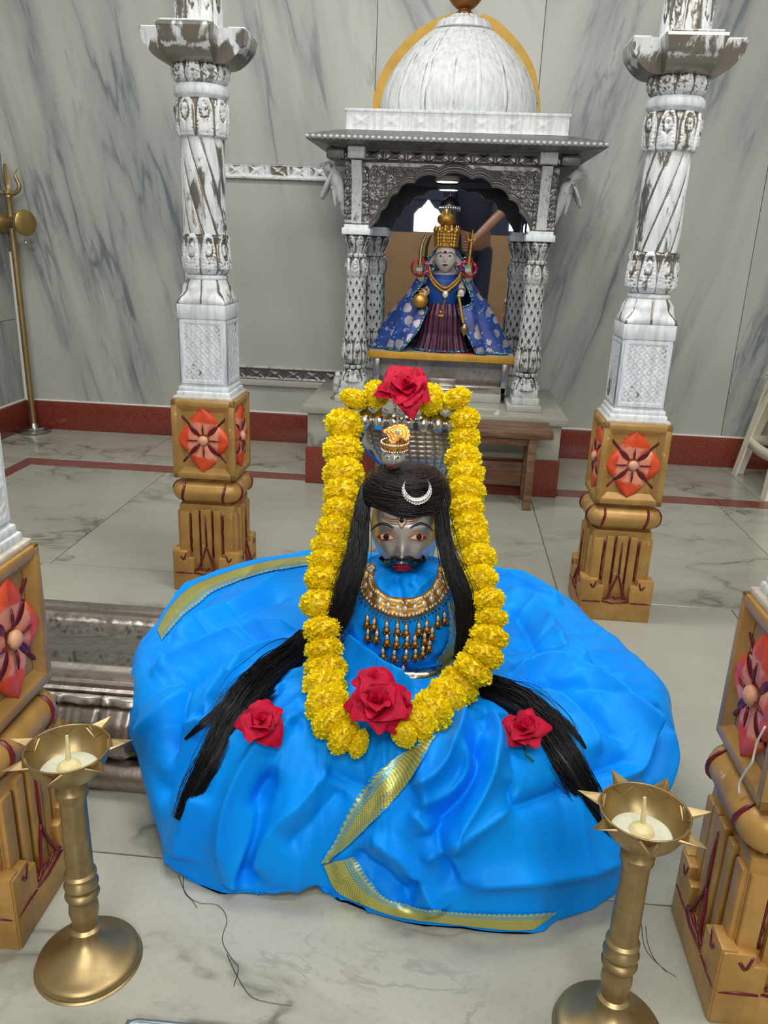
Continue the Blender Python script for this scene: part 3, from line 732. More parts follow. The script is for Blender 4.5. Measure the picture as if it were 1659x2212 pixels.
# ================================================================== SILVER PEDESTAL WITH SPOUT
AX = np.array([-.055, 1.22])
pd = thing('silver_pedestal', 'old silver pedestal with lotus petals and a spout to the left, under the blue sari', 'pedestal', (AX[0], AX[1], 0))
def outline(n=360, L=.86, hw=.15, R0=.275):
    """plan: disc with a long spout towards -x"""
    ph = np.linspace(0, 2*PI, n, endpoint=False); s = np.abs(np.sin(ph)); out = np.full(n, R0)
    left = np.cos(ph) < 0
    c = np.abs(np.cos(ph))+1e-6
    ro = np.minimum(hw/np.maximum(s, 1e-4), L/c)
    out = np.where(left, (R0**9+ro**9)**(1/9), R0); return ph, out
_ph, _ro = outline(1440)
_P = np.stack([_ro*np.cos(_ph), _ro*np.sin(_ph)], -1)
_arc = np.r_[0, np.cumsum(np.linalg.norm(np.diff(_P, axis=0, append=_P[:1]), axis=1))]
NB = 560; _q = np.linspace(0, _arc[-1], NB, endpoint=False)
PB = np.stack([np.interp(_q, _arc, np.r_[_P[:, i], _P[0, i]]) for i in (0, 1)], -1)
_t = np.roll(PB, -1, 0)-np.roll(PB, 1, 0); _t /= np.linalg.norm(_t, axis=1)[:, None]; NBm = np.stack([_t[:, 1], -_t[:, 0]], -1)
for _ in range(6): NBm = (np.roll(NBm, 1, 0)+NBm+np.roll(NBm, -1, 0))/3
def ringstack(name, prof, mat, disp=None, m=None, close=False):
    P = np.asarray(prof, float)
    if m:
        s = np.r_[0, np.cumsum(np.hypot(*np.diff(P, axis=0).T))]; tt = np.linspace(0, s[-1], m); P = np.stack([np.interp(tt, s, P[:, 0]), np.interp(tt, s, P[:, 1])], -1)
    V = []; cv = []
    for i, (d, z) in enumerate(P):
        dd = np.full(NB, d); c = np.zeros(NB)
        if disp: e, c = disp(_q, i/(len(P)-1)); dd = dd+e
        V.append(np.c_[PB+NBm*dd[:, None], np.full(NB, z)]); cv.append(c)
    Fc = gridf(len(P), NB, False, True, True).tolist()
    if close: Fc.append([(len(P)-1)*NB+i for i in range(NB)])
    return part(name, pd, np.concatenate(V), Fc, mat, False, cav=np.concatenate(cv), sharp=40)
def lotus(q, f):
    k = _arc[-1]/round(_arc[-1]/.058); a = ((q/k) % 1-.5)*2; w = np.sqrt(max(1-(1-f)**3, .02)); e = np.abs(a)/w
    h = np.clip(1-e**3, -.5, 1)*.009*math.sin(PI*min(1, f*.8+.15)); h = h-.003*np.exp(-(a/.18)**2)*math.sin(PI*f)+.0016*np.cos(e*9)*(e < 1)
    return h, np.clip((e-.8)*3, 0, 1)
def rollbead(q, f):
    k = .07; a = (q/k) % 1; g_ = np.exp(-((a-.5)/.2)**4); b = np.abs(np.sin(np.clip((a-.86)/.14, 0, 1)*3*PI))
    return np.where(a < .86, .004*g_*math.sin(PI*f), .005*b*math.sin(PI*f)), np.where(a < .86, 0., 1-b)
ringstack('foot', [(.0, 0), (.034, 0), (.04, .012), (.036, .03), (.026, .042), (.01, .044)], 'silver_old', m=14)
ringstack('lotus_band', [(.008, .043), (.022, .06), (.026, .085), (.018, .115), (.006, .134), (-.004, .137)], 'silver_old', lotus, 26)
ringstack('bead_roll', [(-.002, .136), (.008, .139), (.013, .146), (.008, .153), (-.004, .156)], 'silver_old', rollbead, 14)
ringstack('rim', [(-.006, .155), (.0, .156), (.001, .16), (-.006, .162), (-.008, .168), (-.018, .169), (-.021, .1735), (-.034, .1735), (-.036, .1695), (-.05, .169), (-.056, .172), (-.062, .172), (-.066, .166)], 'silver_old')
def rough(q, f): return np.interp(q, np.linspace(0, _arc[-1], 400), rng.normal(0, .0012, 400)), np.abs(np.interp(q, np.linspace(0, _arc[-1], 500), rng.normal(0, .5, 500)))
ringstack('channel_floor', [(-.064, .168), (-.07, .162), (-.09, .159), (-.12, .158)], 'silver_old', rough, 8, True)

# ================================================================== BLUE SARI
sil = [(660, 1198, .18), (560, 1213, .18), (440, 1248, .18), (395, 1272, .18), (360, 1313, .175), (335, 1358, .17), (300, 1400, .16), (283, 1440, .15), (279, 1500, .13), (286, 1580, .11),
       (298, 1650, .09), (318, 1740, .06), (343, 1800, .04), (378, 1866, .02), (430, 1900, .01), (482, 1926, .006), (530, 1921, .006), (600, 1905, .03), (680, 1896, .03), (715, 1920, .012), (760, 1945, .008), (800, 1961, .006),
       (860, 1981, .006), (1000, 1999, .006), (1100, 2010, .006), (1150, 2010, .006), (1200, 1976, .01), (1290, 1940, .012), (1340, 1902, .02), (1365, 1870, .03), (1388, 1820, .04), (1420, 1760, .06),
       (1450, 1690, .08), (1461, 1610, .1), (1446, 1545, .12), (1412, 1495, .14), (1372, 1440, .15), (1332, 1400, .155), (1282, 1360, .16), (1240, 1312, .17), (1180, 1266, .175), (1130, 1240, .18), (1090, 1235, .18), (960, 1215, .18), (800, 1200, .18)]
_w = np.array([onz(x, y, z) for x, y, z in sil]); _rel = _w[:, :2]-AX
_pp = np.arctan2(_rel[:, 1], _rel[:, 0]) % (2*PI); _rr = np.linalg.norm(_rel, axis=1); _o = np.argsort(_pp)
_pp, _rr, _zz = _pp[_o], _rr[_o], _w[_o, 2]
NP_, NS_ = 1100, 320
PHI = np.linspace(0, 2*PI, NP_, endpoint=False)
RS = np.interp(PHI, np.r_[_pp[-1]-2*PI, _pp, _pp[0]+2*PI], np.r_[_rr[-1], _rr, _rr[0]]); ZS = np.interp(PHI, np.r_[_pp[-1]-2*PI, _pp, _pp[0]+2*PI], np.r_[_zz[-1], _zz, _zz[0]])
ker = np.array([1, 2, 3, 2, 1.])/9
for _ in range(2): RS = np.convolve(np.r_[RS[-2:], RS, RS[:2]], ker, 'valid'); ZS = np.convolve(np.r_[ZS[-2:], ZS, ZS[:2]], ker, 'valid')
def skirt_base():
    k = smooth(ZS, .0, .15); z = np.zeros_like(PHI)
    ctl = np.stack([np.stack([z+.045, z+.232], -1), np.stack([.3*RS, z+.218], -1), np.stack([.52*RS, z+.207], -1), np.stack([RS*(.74+.1*k), .196+.0*k], -1),
                    np.stack([RS*(.9+.06*k), .125*(1-k)+.188*k], -1), np.stack([RS, ZS], -1), np.stack([RS*(.985-.03*k), np.where(ZS > .05, ZS*.45, ZS*.5)], -1), np.stack([RS*(.96-.06*k), np.where(ZS > .05, .02, ZS*.4)], -1)], 0)
    n = len(ctl); Q = np.concatenate([2*ctl[:1]-ctl[1:2], ctl, 2*ctl[-1:]-ctl[-2:-1]]); t = np.linspace(0, n-1, NS_); i = np.minimum(t.astype(int), n-2); f = (t-i)[:, None, None]
    a, b, c, d = Q[i], Q[i+1], Q[i+2], Q[i+3]
    return .5*(2*b+(c-a)*f+(2*a-5*b+4*c-d)*f**2+(3*b-a-3*c+d)*f**3)      # NS, NP, 2
sb = skirt_base()
SK = np.stack([AX[0]+sb[..., 0]*np.cos(PHI), AX[1]+sb[..., 0]*np.sin(PHI), sb[..., 1]], -1)      # NS,NP,3
def normals(G):
    du = np.gradient(G, axis=0); dv = np.roll(G, -1, 1)-np.roll(G, 1, 1); n = np.cross(du, dv); n /= np.linalg.norm(n, axis=-1, keepdims=True)+1e-12; return n
def bvh_grid(G, cv=True): return BVHTree.FromPolygons(G.reshape(-1, 3).tolist(), gridf(G.shape[0], G.shape[1], False, cv).tolist())
def hit(bv, x, y):
    d = Vector(ray(x, y)); r = bv.ray_cast(Vector(CP), d)
    if r[0] is None: return None, None
    nn = np.array(r[1]); nn = nn if np.dot(nn, np.array(d)) < 0 else -nn
    return np.array(r[0]), nn
def hitpts(bv, pts, n=24):
    out = []
    for (x, y) in spl(pts, n):
        p, nn = hit(bv, x, y)
        if p is not None: out.append(p)
    return np.array(out)
def fold(G, Nn, poly, h, wl, wr, taper=(.15, .15)):
    """raise a ridge (or sink a valley, h<0) along a world polyline; wl / wr are the widths of its two sides"""
    X = G.reshape(-1, 3); best = np.full(len(X), 9.); side = np.zeros(len(X)); tt = np.zeros(len(X)); m = len(poly)-1
    lo, hi = poly.min(0)-max(wl, wr)*3, poly.max(0)+max(wl, wr)*3; idx = np.where(np.all((X > lo) & (X < hi), 1))[0]; Y = X[idx]; NN = Nn.reshape(-1, 3)[idx]
    b = np.full(len(Y), 9.); sd = np.zeros(len(Y)); t_ = np.zeros(len(Y))
    for i in range(m):
        p, q = poly[i], poly[i+1]; e = q-p; l2 = e@e+1e-12; u = np.clip(((Y-p)@e)/l2, 0, 1); dv = Y-p-u[:, None]*e; dv = dv-NN*(dv*NN).sum(1)[:, None]*.6
        d = np.linalg.norm(dv, axis=1); up = d < b; b = np.where(up, d, b); s = (np.cross(e/math.sqrt(l2), dv)*NN).sum(1); sd = np.where(up, s, sd); t_ = np.where(up, (i+u)/m, t_)
    w = np.where(sd > 0, wl, wr); a = smooth(t_, 0, taper[0]+1e-6)*(1-smooth(t_, 1-taper[1]-1e-6, 1))
    eps = .0018; val = h*a*np.exp(-(np.sqrt(b*b+eps*eps)-eps)/(w*.95))*np.exp(-(b/(w*3.2))**2)
    out = np.zeros(len(X)); out[idx] = val; return out.reshape(G.shape[:2])
def relax(D, k):
    for _ in range(k): D = (D+np.roll(D, 1, 1)+np.roll(D, -1, 1)+np.vstack([D[:1], D[:-1]])+np.vstack([D[1:], D[-1:]]))/5
    return D
bv0 = bvh_grid(SK); NN0 = normals(SK); NN0 = np.where((NN0[..., 2:3] < 0) & (np.abs(NN0[..., 2:3]) > .3), -NN0, NN0)
_c = SK.copy(); _c[..., :2] -= AX; _c[..., 2] -= .05
NN0 = np.where((NN0*_c).sum(-1, keepdims=True) < 0, -NN0, NN0)
FOLDS = [  # pixel polyline, height, width left, width right
    ([(655, 1362), (560, 1368), (470, 1388), (390, 1425), (320, 1465)], .016, .02, .012), ([(655, 1380), (570, 1388), (480, 1420), (415, 1480), (375, 1570), (350, 1670)], -.016, .010, .02),
    ([(650, 1392), (575, 1408), (500, 1450), (450, 1520), (420, 1600)], .012, .012, .03), ([(665, 1210), (610, 1245), (540, 1290), (430, 1340), (330, 1390)], .012, .03, .014), ([(560, 1215), (480, 1265), (400, 1330), (350, 1400)], -.008, .015, .02),
    ([(640, 1280), (540, 1310), (420, 1375), (310, 1440)], -.010, .016, .026), ([(430, 1470), (350, 1530), (290, 1600)], .010, .02, .03), ([(480, 1530), (400, 1640), (330, 1740)], -.009, .02, .03), ([(560, 1450), (500, 1500), (440, 1530), (430, 1560)], -.01, .012, .02),
    ([(672, 1530), (600, 1585), (555, 1635), (512, 1712), (490, 1795), (484, 1915)], .014, .012, .022), ([(600, 1650), (560, 1720), (552, 1790), (528, 1870), (522, 1920)], -.016, .016, .010), ([(555, 1725), (545, 1800), (510, 1880), (500, 1925)], .012, .012, .01),
    ([(720, 1650), (650, 1730), (580, 1810), (540, 1900)], .010, .03, .016), ([(700, 1660), (760, 1690), (800, 1700)], -.006, .014, .02), ([(740, 1700), (690, 1760), (610, 1840)], -.007, .016, .03), ([(430, 1700), (400, 1790), (385, 1860)], .008, .025, .025),
    ([(610, 1480), (580, 1520), (600, 1570), (660, 1560)], -.01, .014, .014), ([(640, 1500), (690, 1535), (730, 1520)], .01, .012, .012),
    # right half
    ([(1075, 1245), (1125, 1268), (1165, 1292), (1220, 1310)], .014, .016, .014), ([(1080, 1275), (1140, 1300), (1180, 1345), (1220, 1400), (1290, 1450)], .014, .014, .03), ([(1085, 1300), (1125, 1335), (1160, 1390), (1210, 1430)], -.012, .012, .02),
    ([(1090, 1455), (1150, 1440), (1215, 1445), (1290, 1475), (1370, 1530), (1420, 1610)], .016, .012, .024), ([(1085, 1475), (1160, 1466), (1230, 1490), (1300, 1540), (1360, 1620)], -.015, .02, .012), ([(1110, 1500), (1190, 1510), (1260, 1560), (1300, 1640)], .010, .014, .02),
    ([(1100, 1400), (1180, 1395), (1290, 1430), (1370, 1480)], -.008, .02, .02), ([(1425, 1515), (1430, 1580), (1420, 1640), (1392, 1700)], -.016, .012, .016), ([(1400, 1530), (1395, 1600), (1370, 1660), (1300, 1690)], .012, .016, .012), ([(1440, 1560), (1445, 1640), (1420, 1720)], .010, .014, .02),
    ([(1370, 1640), (1300, 1665), (1240, 1680)], -.008, .01, .02),
    ([(1040, 1545), (1072, 1590), (1058, 1686), (1000, 1783), (955, 1830)], .018, .016, .014), ([(1020, 1590), (1030, 1660), (985, 1740), (930, 1790)], -.016, .012, .014), ([(1010, 1545), (985, 1620), (940, 1680), (890, 1705)], .02, .014, .018),
    ([(1000, 1610), (1010, 1670), (960, 1720), (890, 1740)], .012, .01, .012), ([(935, 1778), (960, 1840), (994, 1915)], -.018, .012, .02), ([(1115, 1735), (1040, 1785), (970, 1828), (900, 1850)], .012, .02, .012), ([(1100, 1680), (1108, 1740), (1180, 1720), (1260, 1690)], -.008, .012, .016),
    ([(880, 1740), (930, 1790), (985, 1870), (994, 1912)], .012, .012, .02), ([(760, 1832), (830, 1890), (880, 1950)], -.012, .012, .016), ([(800, 1790), (870, 1850), (930, 1940), (950, 1975)], .010, .014, .02), ([(900, 1890), (890, 1930), (870, 1965)], -.012, .008, .012),
    ([(994, 1905), (1120, 1902), (1250, 1885), (1365, 1845)], .010, .02, .014), ([(1300, 1700), (1340, 1760), (1380, 1800)], .008, .02, .02), ([(745, 1408), (780, 1440), (842, 1490), (880, 1520)], .026, .016, .03), ([(860, 1490), (940, 1530), (1000, 1560)], .010, .016, .016)]
D = np.zeros(SK.shape[:2])
for (pp, h, wl_, wr_) in FOLDS:
    W_ = hitpts(bv0, pp, 20)
    if len(W_) > 3: D += fold(SK, NN0, W_, h*1.8, wl_*.85, wr_*.85)
# many narrow creases running out from where the cloth is tucked
R5 = np.random.default_rng(44)
for i in range(64):
    a0 = R5.uniform(PI*.95, 2.1*PI); r0, r1 = R5.uniform(.1, .22), R5.uniform(.36, .47); L_ = max(.06, r1-r0); da = R5.normal(0, .35); k_ = np.linspace(0, 1, 10)
    ang = a0+da*k_+.12*np.sin(k_*3+i); rr = r0+L_*k_; W_ = []
    for q, r in zip(ang, rr):
        ip = int((q % (2*PI))/(2*PI)*NP_) % NP_; js = np.argmin(np.abs(sb[:int(NS_*.78), ip, 0]-r)); W_.append(SK[js, ip])
    h = R5.choice([-1, 1], p=[.45, .55])*R5.uniform(.003, .007); D += fold(SK, NN0, np.array(W_), h, R5.uniform(.004, .012), R5.uniform(.006, .022), (.35, .35))
# the left cloth lies over the right one: a step down along the diagonal border's right edge
W_ = hitpts(bv0, [(940, 1592), (893, 1681), (816, 1768), (763, 1822), (714, 1861)], 24); D += fold(SK, NN0, W_, .012, .05, .004, (.02, .02)) if len(W_) else 0
# small irregular creases: ridged waves, broken up by slow masks
nz_ = np.zeros_like(D); Xf = SK.reshape(-1, 3)
for i in range(46):
    kf = rng.uniform(14, 60); a = rng.uniform(0, 2*PI); dvec = np.array([math.cos(a), math.sin(a), rng.uniform(-.5, .5)])*kf; pv = np.array([math.cos(a+1.9), math.sin(a+1.9), .3])
    ph = Xf@dvec+rng.uniform(0, 6.3)+1.6*np.sin(Xf@pv*rng.uniform(6, 14)+i); r_ = 1-np.abs(np.sin(ph*.5)); mask = smooth(np.sin(Xf@(pv*rng.uniform(5, 12))+i*1.7)*np.sin(Xf@(dvec/kf*rng.uniform(5, 11))+i*.6), .25, .7)
    nz_ += ((r_**2-.3)*mask/kf*.06*rng.uniform(.4, 1)).reshape(D.shape)
_rim = np.linspace(0, 1, NS_)[:, None]
D = relax(D+nz_*smooth(_rim, .05, .2), 1)
D *= (1-.75*smooth(_rim, .9, 1.))
# soft hanging pleats near the hem
plt_ = .010*((1-np.abs(np.sin(PHI*6.5+1.4*np.sin(PHI*3))))**2-.3)*smooth(np.sin(PHI*5+.6), -.3, .6)+.006*((1-np.abs(np.sin(PHI*15+1.3+2*np.sin(PHI*4))))**2-.3)*smooth(np.sin(PHI*7+2), -.2, .7)
D += plt_[None, :]*smooth(_rim, .5, .8)*(1-.5*smooth(_rim, .92, 1))
SK2 = SK+NN0*D[..., None]; SK2[..., 2] = np.maximum(SK2[..., 2], .002)
sari = thing('sari', 'bright blue silk sari draped over the idol and its pedestal', 'sari', (AX[0], AX[1], 0))
uvs = np.stack([np.repeat(np.linspace(0, 1, NS_)[:, None], NP_, 1), np.repeat(PHI[None]*1.2, NS_, 0)], -1).reshape(-1, 2)
part('skirt', sari, SK2.reshape(-1, 3), gridf(NS_, NP_, False, True, True), 'blue_silk', uv=uvs)
bvS = bvh_grid(SK2)
# torso wrap: an egg below the mask
TX, TY = -.049, 1.205
def torso():
    pr = spl([(.03, .36), (.052, .358), (.068, .347), (.085, .322), (.098, .288), (.1025, .255), (.097, .228), (.086, .205), (.07, .19)], 110); th = np.linspace(0, 2*PI, 240, endpoint=False)
    G = np.stack([TX+pr[:, :1]*np.cos(th)*1.02, TY+pr[:, :1]*np.sin(th)*1.0, np.repeat(pr[:, 1:], 240, 1)], -1); n = normals(G); c = G-np.array([TX, TY, .29]); n = np.where((n*c).sum(-1, keepdims=True) < 0, -n, n)
    b = bvh_grid(G); d = np.zeros(G.shape[:2])
    for pp, h, a, e in (([(800, 1238), (822, 1268), (848, 1290), (872, 1300)], .006, .01, .006), ([(945, 1238), (915, 1262), (890, 1290), (872, 1302)], .007, .006, .01), ([(852, 1240), (866, 1270), (870, 1300)], -.007, .008, .008), ([(900, 1240), (885, 1268)], .005, .006, .006),
                        ([(760, 1330), (790, 1400), (850, 1440)], .003, .014, .01), ([(980, 1300), (960, 1380), (910, 1440)], .004, .008, .012), ([(760, 1300), (770, 1350), (800, 1400)], -.003, .01, .01), ([(960, 1290), (985, 1350), (985, 1420)], -.004, .008, .01), ([(930, 1320), (950, 1370), (940, 1420)], .0025, .008, .01)):
        W2 = hitpts(b, pp, 14)
        if len(W2) > 2: d += fold(G, n, W2, h, a, e)
    d += .0016*np.sin(th*9+G[..., 2]*60)+.001*np.sin(th*23+G[..., 2]*90)
    return G+n*d[..., None]
GT = torso(); part('torso_wrap', sari, GT.reshape(-1, 3), gridf(GT.shape[0], GT.shape[1], False, True, True), 'blue_silk', uv=np.random.default_rng(1).random((GT.shape[0]*GT.shape[1], 2))*0+np.stack(np.meshgrid(np.linspace(0, 1, GT.shape[0]), np.linspace(0, 4, GT.shape[1]), indexing='ij'), -1).reshape(-1, 2))
bvT = bvh_grid(GT)
# woven gold borders laid on the cloth
def strip(bv, Lp, Rp, n, m, off, dome=0., ext=None):
    """band between two pixel polylines, dropped onto a surface along the view rays"""
    L_, R_ = spl(Lp, n), spl(Rp, n); V = np.full((n, m, 3), np.nan); NNs = np.zeros((n, m, 3))
    for i in range(n):
        for j in range(m):
            f = j/(m-1); p, nn = hit(bv, *(L_[i]*(1-f)+R_[i]*f))
            if p is not None: V[i, j] = p+nn*(off+dome*(1-(2*f-1)**2)); NNs[i, j] = nn
    return V
def fillnan(V):
    for _ in range(40):
        bad = np.isnan(V[..., 0])
        if not bad.any(): break
        for i, j in np.argwhere(bad):
            nb_ = [V[a, b] for a, b in ((i-1, j), (i+1, j), (i, j-1), (i, j+1)) if 0 <= a < V.shape[0] and 0 <= b < V.shape[1] and not np.isnan(V[a, b, 0])]
            if nb_: V[i, j] = np.mean(nb_, 0)
    return V
def band(name, parent, bv, Lp, Rp, n=70, m=9, off=.0025, mat='zari_border'):
    V = fillnan(strip(bv, Lp, Rp, n, m, off)); wid = np.linalg.norm(V[:, 0]-V[:, -1], axis=1).mean(); ln = np.r_[0, np.cumsum(np.linalg.norm(np.diff(V[:, m//2], axis=0), axis=1))]/max(wid, 1e-4)
    uv = np.stack([np.repeat(np.linspace(0, 1, m)[None], n, 0), np.repeat(ln[:, None], m, 1)], -1).reshape(-1, 2)
    return part(name, parent, V.reshape(-1, 3), gridf(n, m), mat, uv=uv)
band('gold_border', sari, bvS, [(944, 1590), (927, 1614), (893, 1681), (816, 1768), (763, 1821), (712, 1862)], [(852, 1638), (830, 1655), (800, 1683), (763, 1734), (724, 1812), (690, 1864)], label='woven gold zari border crossing the front') if 0 else band('gold_border', sari, bvS, [(944, 1590), (927, 1614), (893, 1681), (816, 1768), (763, 1821), (712, 1862)], [(852, 1638), (830, 1655), (800, 1683), (763, 1734), (724, 1812), (690, 1864)])
band('gold_border', sari, bvS, [(696, 1868), (728, 1925), (790, 1955), (859, 1979), (990, 1997), (1100, 2008), (1150, 2007)], [(765, 1848), (795, 1892), (826, 1932), (880, 1955), (990, 1968), (1110, 1972), (1205, 1968)], 90)
band('gold_border', sari, bvS, [(668, 1201), (560, 1218), (445, 1254), (398, 1280), (364, 1318), (340, 1362)], [(668, 1222), (570, 1240), (470, 1275), (430, 1305), (392, 1335), (350, 1385)], 70)
band('gold_border', sari, bvT, [(1003, 1330), (1000, 1370), (985, 1405), (955, 1440)], [(962, 1290), (968, 1340), (962, 1390), (930, 1440)], 40)
# silver snake coiled round the waist
def coil():
    a = np.linspace(0, 2*PI, 160, endpoint=False); R_ = .1085; P = np.stack([TX+R_*np.cos(a), TY+R_*np.sin(a), .214+.004*np.sin(a*2+.5)], -1)
    n = 28; V, Fc = tubevf(P, .0135, n, False, True); V = V.reshape(160, n, 3); th = np.arange(n)/n; A_, B_ = np.meshgrid(np.arange(160)/160*56, th*12, indexing='ij')
    p = (A_+B_/1.) % 1; q = (A_-B_/1.) % 1; e = np.minimum(np.minimum(p, 1-p), np.minimum(q, 1-q)); c = P[:, None]; V = c+(V-c)*(1+.06*smooth(e, 0, .2)[..., None])
    return V.reshape(-1, 3), Fc, (1-smooth(e, .02, .14)).ravel()
V, Fc, cv = coil(); o = part('silver_snake', None, V, Fc, 'silver_bright', cav=cv*.8); tag(o, 'scaled silver snake coiled around the waist of the idol', 'snake')
# ================================================================== SILVER MASK
FC = np.array([-.053, 1.2, .424]); FA, FB, FCz = .0545, .062, .0735
def sculpt(X, Z):
    """forward relief of the face at normalised X (-1..1) and Z (0 chin .. 1 hairline)"""
    g_ = lambda x, y, sx, sy: np.exp(-((X-x)/sx)**2-((Z-y)/sy)**2)
    h = .0125*np.exp(-(X/.13)**2)*smooth(Z, .26, .32)*(1-smooth(Z, .45, .85))*(.45+.75*(1-smooth(Z, .3, .62)))
    h += .0075*g_(0, .31, .16, .055)+.0045*(g_(-.2, .275, .1, .05)+g_(.2, .275, .1, .05))
    h -= .0045*(g_(-.46, .63, .25, .085)+g_(.46, .63, .25, .085))
    h += .0028*(g_(-.45, .80, .34, .05)+g_(.45, .80, .34, .05))+.0026*(g_(-.46, .62, .16, .05)+g_(.46, .62, .16, .05))
    h += .0035*(g_(-.55, .38, .22, .14)+g_(.55, .38, .22, .14))
    h += .0035*g_(0, .155, .28, .03)+.004*g_(0, .105, .24, .035)-.003*g_(0, .13, .3, .009)-.002*g_(0, .21, .07, .04)
    h += .004*g_(0, .0, .3, .07)+.0015*g_(0, .9, .7, .2)
    return h
def mask_grid():
    lam = np.linspace(-1.95, 1.95, 150); lat = np.linspace(-1.5, 1.35, 150); LA, LO = np.meshgrid(lat, lam, indexing='ij')
    cl = np.sign(np.cos(LA))*np.abs(np.cos(LA))**.82; x = FA*cl*np.sin(LO); y = -FB*cl*np.cos(LO); z = FCz*np.sin(LA)
    low = smooth(-z/FCz, .15, 1); x = x*(1-.22*low)
    X = x/.0535; Z = (z+FC[2]-.356)/(.462-.356); fr_ = smooth(-y/FB, -.05, .5); y = y-sculpt(X, Z)*fr_
    return FC+np.stack([x, y, z], -1)
GM = mask_grid()
mk = thing('silver_mask', 'polished silver face mask with black moustache and painted eyes', 'mask', (FC[0], FC[1], .34))
part('face', mk, GM.reshape(-1, 3), gridf(150, 150), 'silver_mask')
bvM = bvh_grid(GM, False)
def blob(name, parent, bv, poly, off, dome, mat, n=40, rings=5, smoothp=True, **kw):
    """closed pixel outline laid on a surface as a low domed pad"""
    P = spl(poly, n, True) if smoothp else np.array(poly, float); n = len(P); c = P.mean(0); V = []
    for s in np.linspace(0, 1, rings+1)[1:]:
        for q in P:
            p, nn = hit(bv, *(c+(q-c)*s)); V.append((p+nn*(off+dome*(1-s*s))) if p is not None else (np.nan,)*3)
    p, nn = hit(bv, *c); V = np.array(V); G = fillnan(V.reshape(rings, n, 3)); V = np.vstack([G.reshape(-1, 3), p+nn*(off+dome)])
    last = G[-1]-np.array([(hit(bv, *q)[1] if hit(bv, *q)[1] is not None else np.zeros(3)) for q in P])*off*1.6; V = np.vstack([V, last]); C_ = rings*n
    Fc = gridf(rings, n, False, True).tolist()+[[C_, i, (i+1) % n] for i in range(n)]+[[(rings-1)*n+i, C_+1+i, C_+1+(i+1) % n, (rings-1)*n+(i+1) % n] for i in range(n)]
    return part(name, parent, V, Fc, mat, **kw)
def stroke(name, parent, bv, pts, wid, off, dome, mat, n=30, m=7, **kw):
    """tapered brush stroke on a surface: pixel polyline with a width (px) at each point"""
    P = spl(pts, n); w = np.interp(np.linspace(0, 1, n), np.linspace(0, 1, len(wid)), wid); T = np.gradient(P, axis=0); T /= np.linalg.norm(T, axis=1)[:, None]; N_ = np.stack([-T[:, 1], T[:, 0]], -1)
    V = np.full((n, m, 3), np.nan)
    for i in range(n):
        for j in range(m):
            f = 2*j/(m-1)-1; p, nn = hit(bv, *(P[i]+N_[i]*f*w[i]/2))
            if p is not None: V[i, j] = p+nn*(off*(1 if abs(f) < .99 else -.3)+dome*(1-f*f))
    return part(name, parent, fillnan(V).reshape(-1, 3), gridf(n, m), mat, **kw)
for s, ex in ((-1, 834), (1, 902)):
    q = lambda dx, dy: (ex+s*dx, 1160+dy)
    e = blob('eye', mk, bvM, [q(-18, 2), q(-10, -5), q(0, -8), q(10, -6), q(18, 1), q(9, 5), q(-2, 6), q(-12, 5)], .0006, .0016, 'eye_white')
    part_ = blob('iris', e, bvM, [(ex+2+6.2*math.cos(a), 1159+6.4*math.sin(a)) for a in np.linspace(0, 2*PI, 14, endpoint=False)], .0022, .0006, 'iris_brown', 24, 3)
    blob('pupil', e, bvM, [(ex+2+2.6*math.cos(a), 1159+2.6*math.sin(a)) for a in np.linspace(0, 2*PI, 10, endpoint=False)], .003, .0003, 'black_paint', 16, 2)
    stroke('lid_line', e, bvM, [q(-19, 2), q(-10, -6), q(0, -9), q(10, -7), q(19, 1)], [1, 2.4, 2.6, 2.4, 1], .0018, .0006, 'tilak_paint')
    stroke('lower_lid_line', e, bvM, [q(-16, 4), q(-4, 7), q(8, 6), q(17, 2)], [.8, 1.4, 1.4, .8], .0012, .0004, 'red_paint')
    blob('red_corner', e, bvM, [q(12, -3), q(18, 1), q(12, 4), q(9, 0)], .0016, .0004, 'red_paint', 12, 2)
    stroke('eyebrow', mk, bvM, [q(-16, -19), q(-6, -25), q(8, -29), q(22, -24), q(33, -13)], [4, 6.5, 7, 5.5, 1.5], .0008, .0012, 'brow_paint')
    stroke('moustache', mk, bvM, [(868, 1210), (868+s*14, 1208), (868+s*28, 1216), (868+s*40, 1214), (868+s*47, 1205), (868+s*45, 1200)], [8, 16, 20, 16, 10, 4], .0012, .005, 'black_paint', 36, 9)
    blob('nostril', mk, bvM, [(868+s*9+3*math.cos(a), 1204+2*math.sin(a)) for a in np.linspace(0, 2*PI, 8, endpoint=False)], .0004, .0002, 'black_paint', 12, 2)
    for k_ in range(3): stroke('tilak_line', mk, bvM, [(868+s*8, 1123+k_*5), (868+s*25, 1121+k_*4.5), (868+s*42, 1112+k_*3)], [2, 2.6, 1.2], .0006, .0005, 'tilak_paint', 14, 5)
e = blob('third_eye', mk, bvM, [(868, 1102), (876, 1112), (878, 1124), (873, 1134), (868, 1140), (862, 1133), (860, 1122), (863, 1110)], .0008, .002, 'eye_white')
stroke('gold_rim', e, bvM, [(868, 1102), (877, 1113), (878, 1126), (868, 1141), (860, 1128), (861, 1112), (868, 1102)], [2.5]*7, .0014, .001, 'tilak_paint', 40, 5)
blob('iris', e, bvM, [(868+5*math.cos(a), 1124+5.5*math.sin(a)) for a in np.linspace(0, 2*PI, 12, endpoint=False)], .0026, .0008, 'black_paint', 20, 3)
blob('red_mark', e, bvM, [(868, 1104), (871, 1109), (868, 1114), (865, 1109)], .0026, .0004, 'red_paint', 12, 2)
blob('upper_lip', mk, bvM, [(838, 1223), (852, 1220), (862, 1218), (868, 1220), (874, 1218), (884, 1220), (900, 1222), (884, 1226), (868, 1227), (852, 1226)], .0006, .0018, 'red_paint')
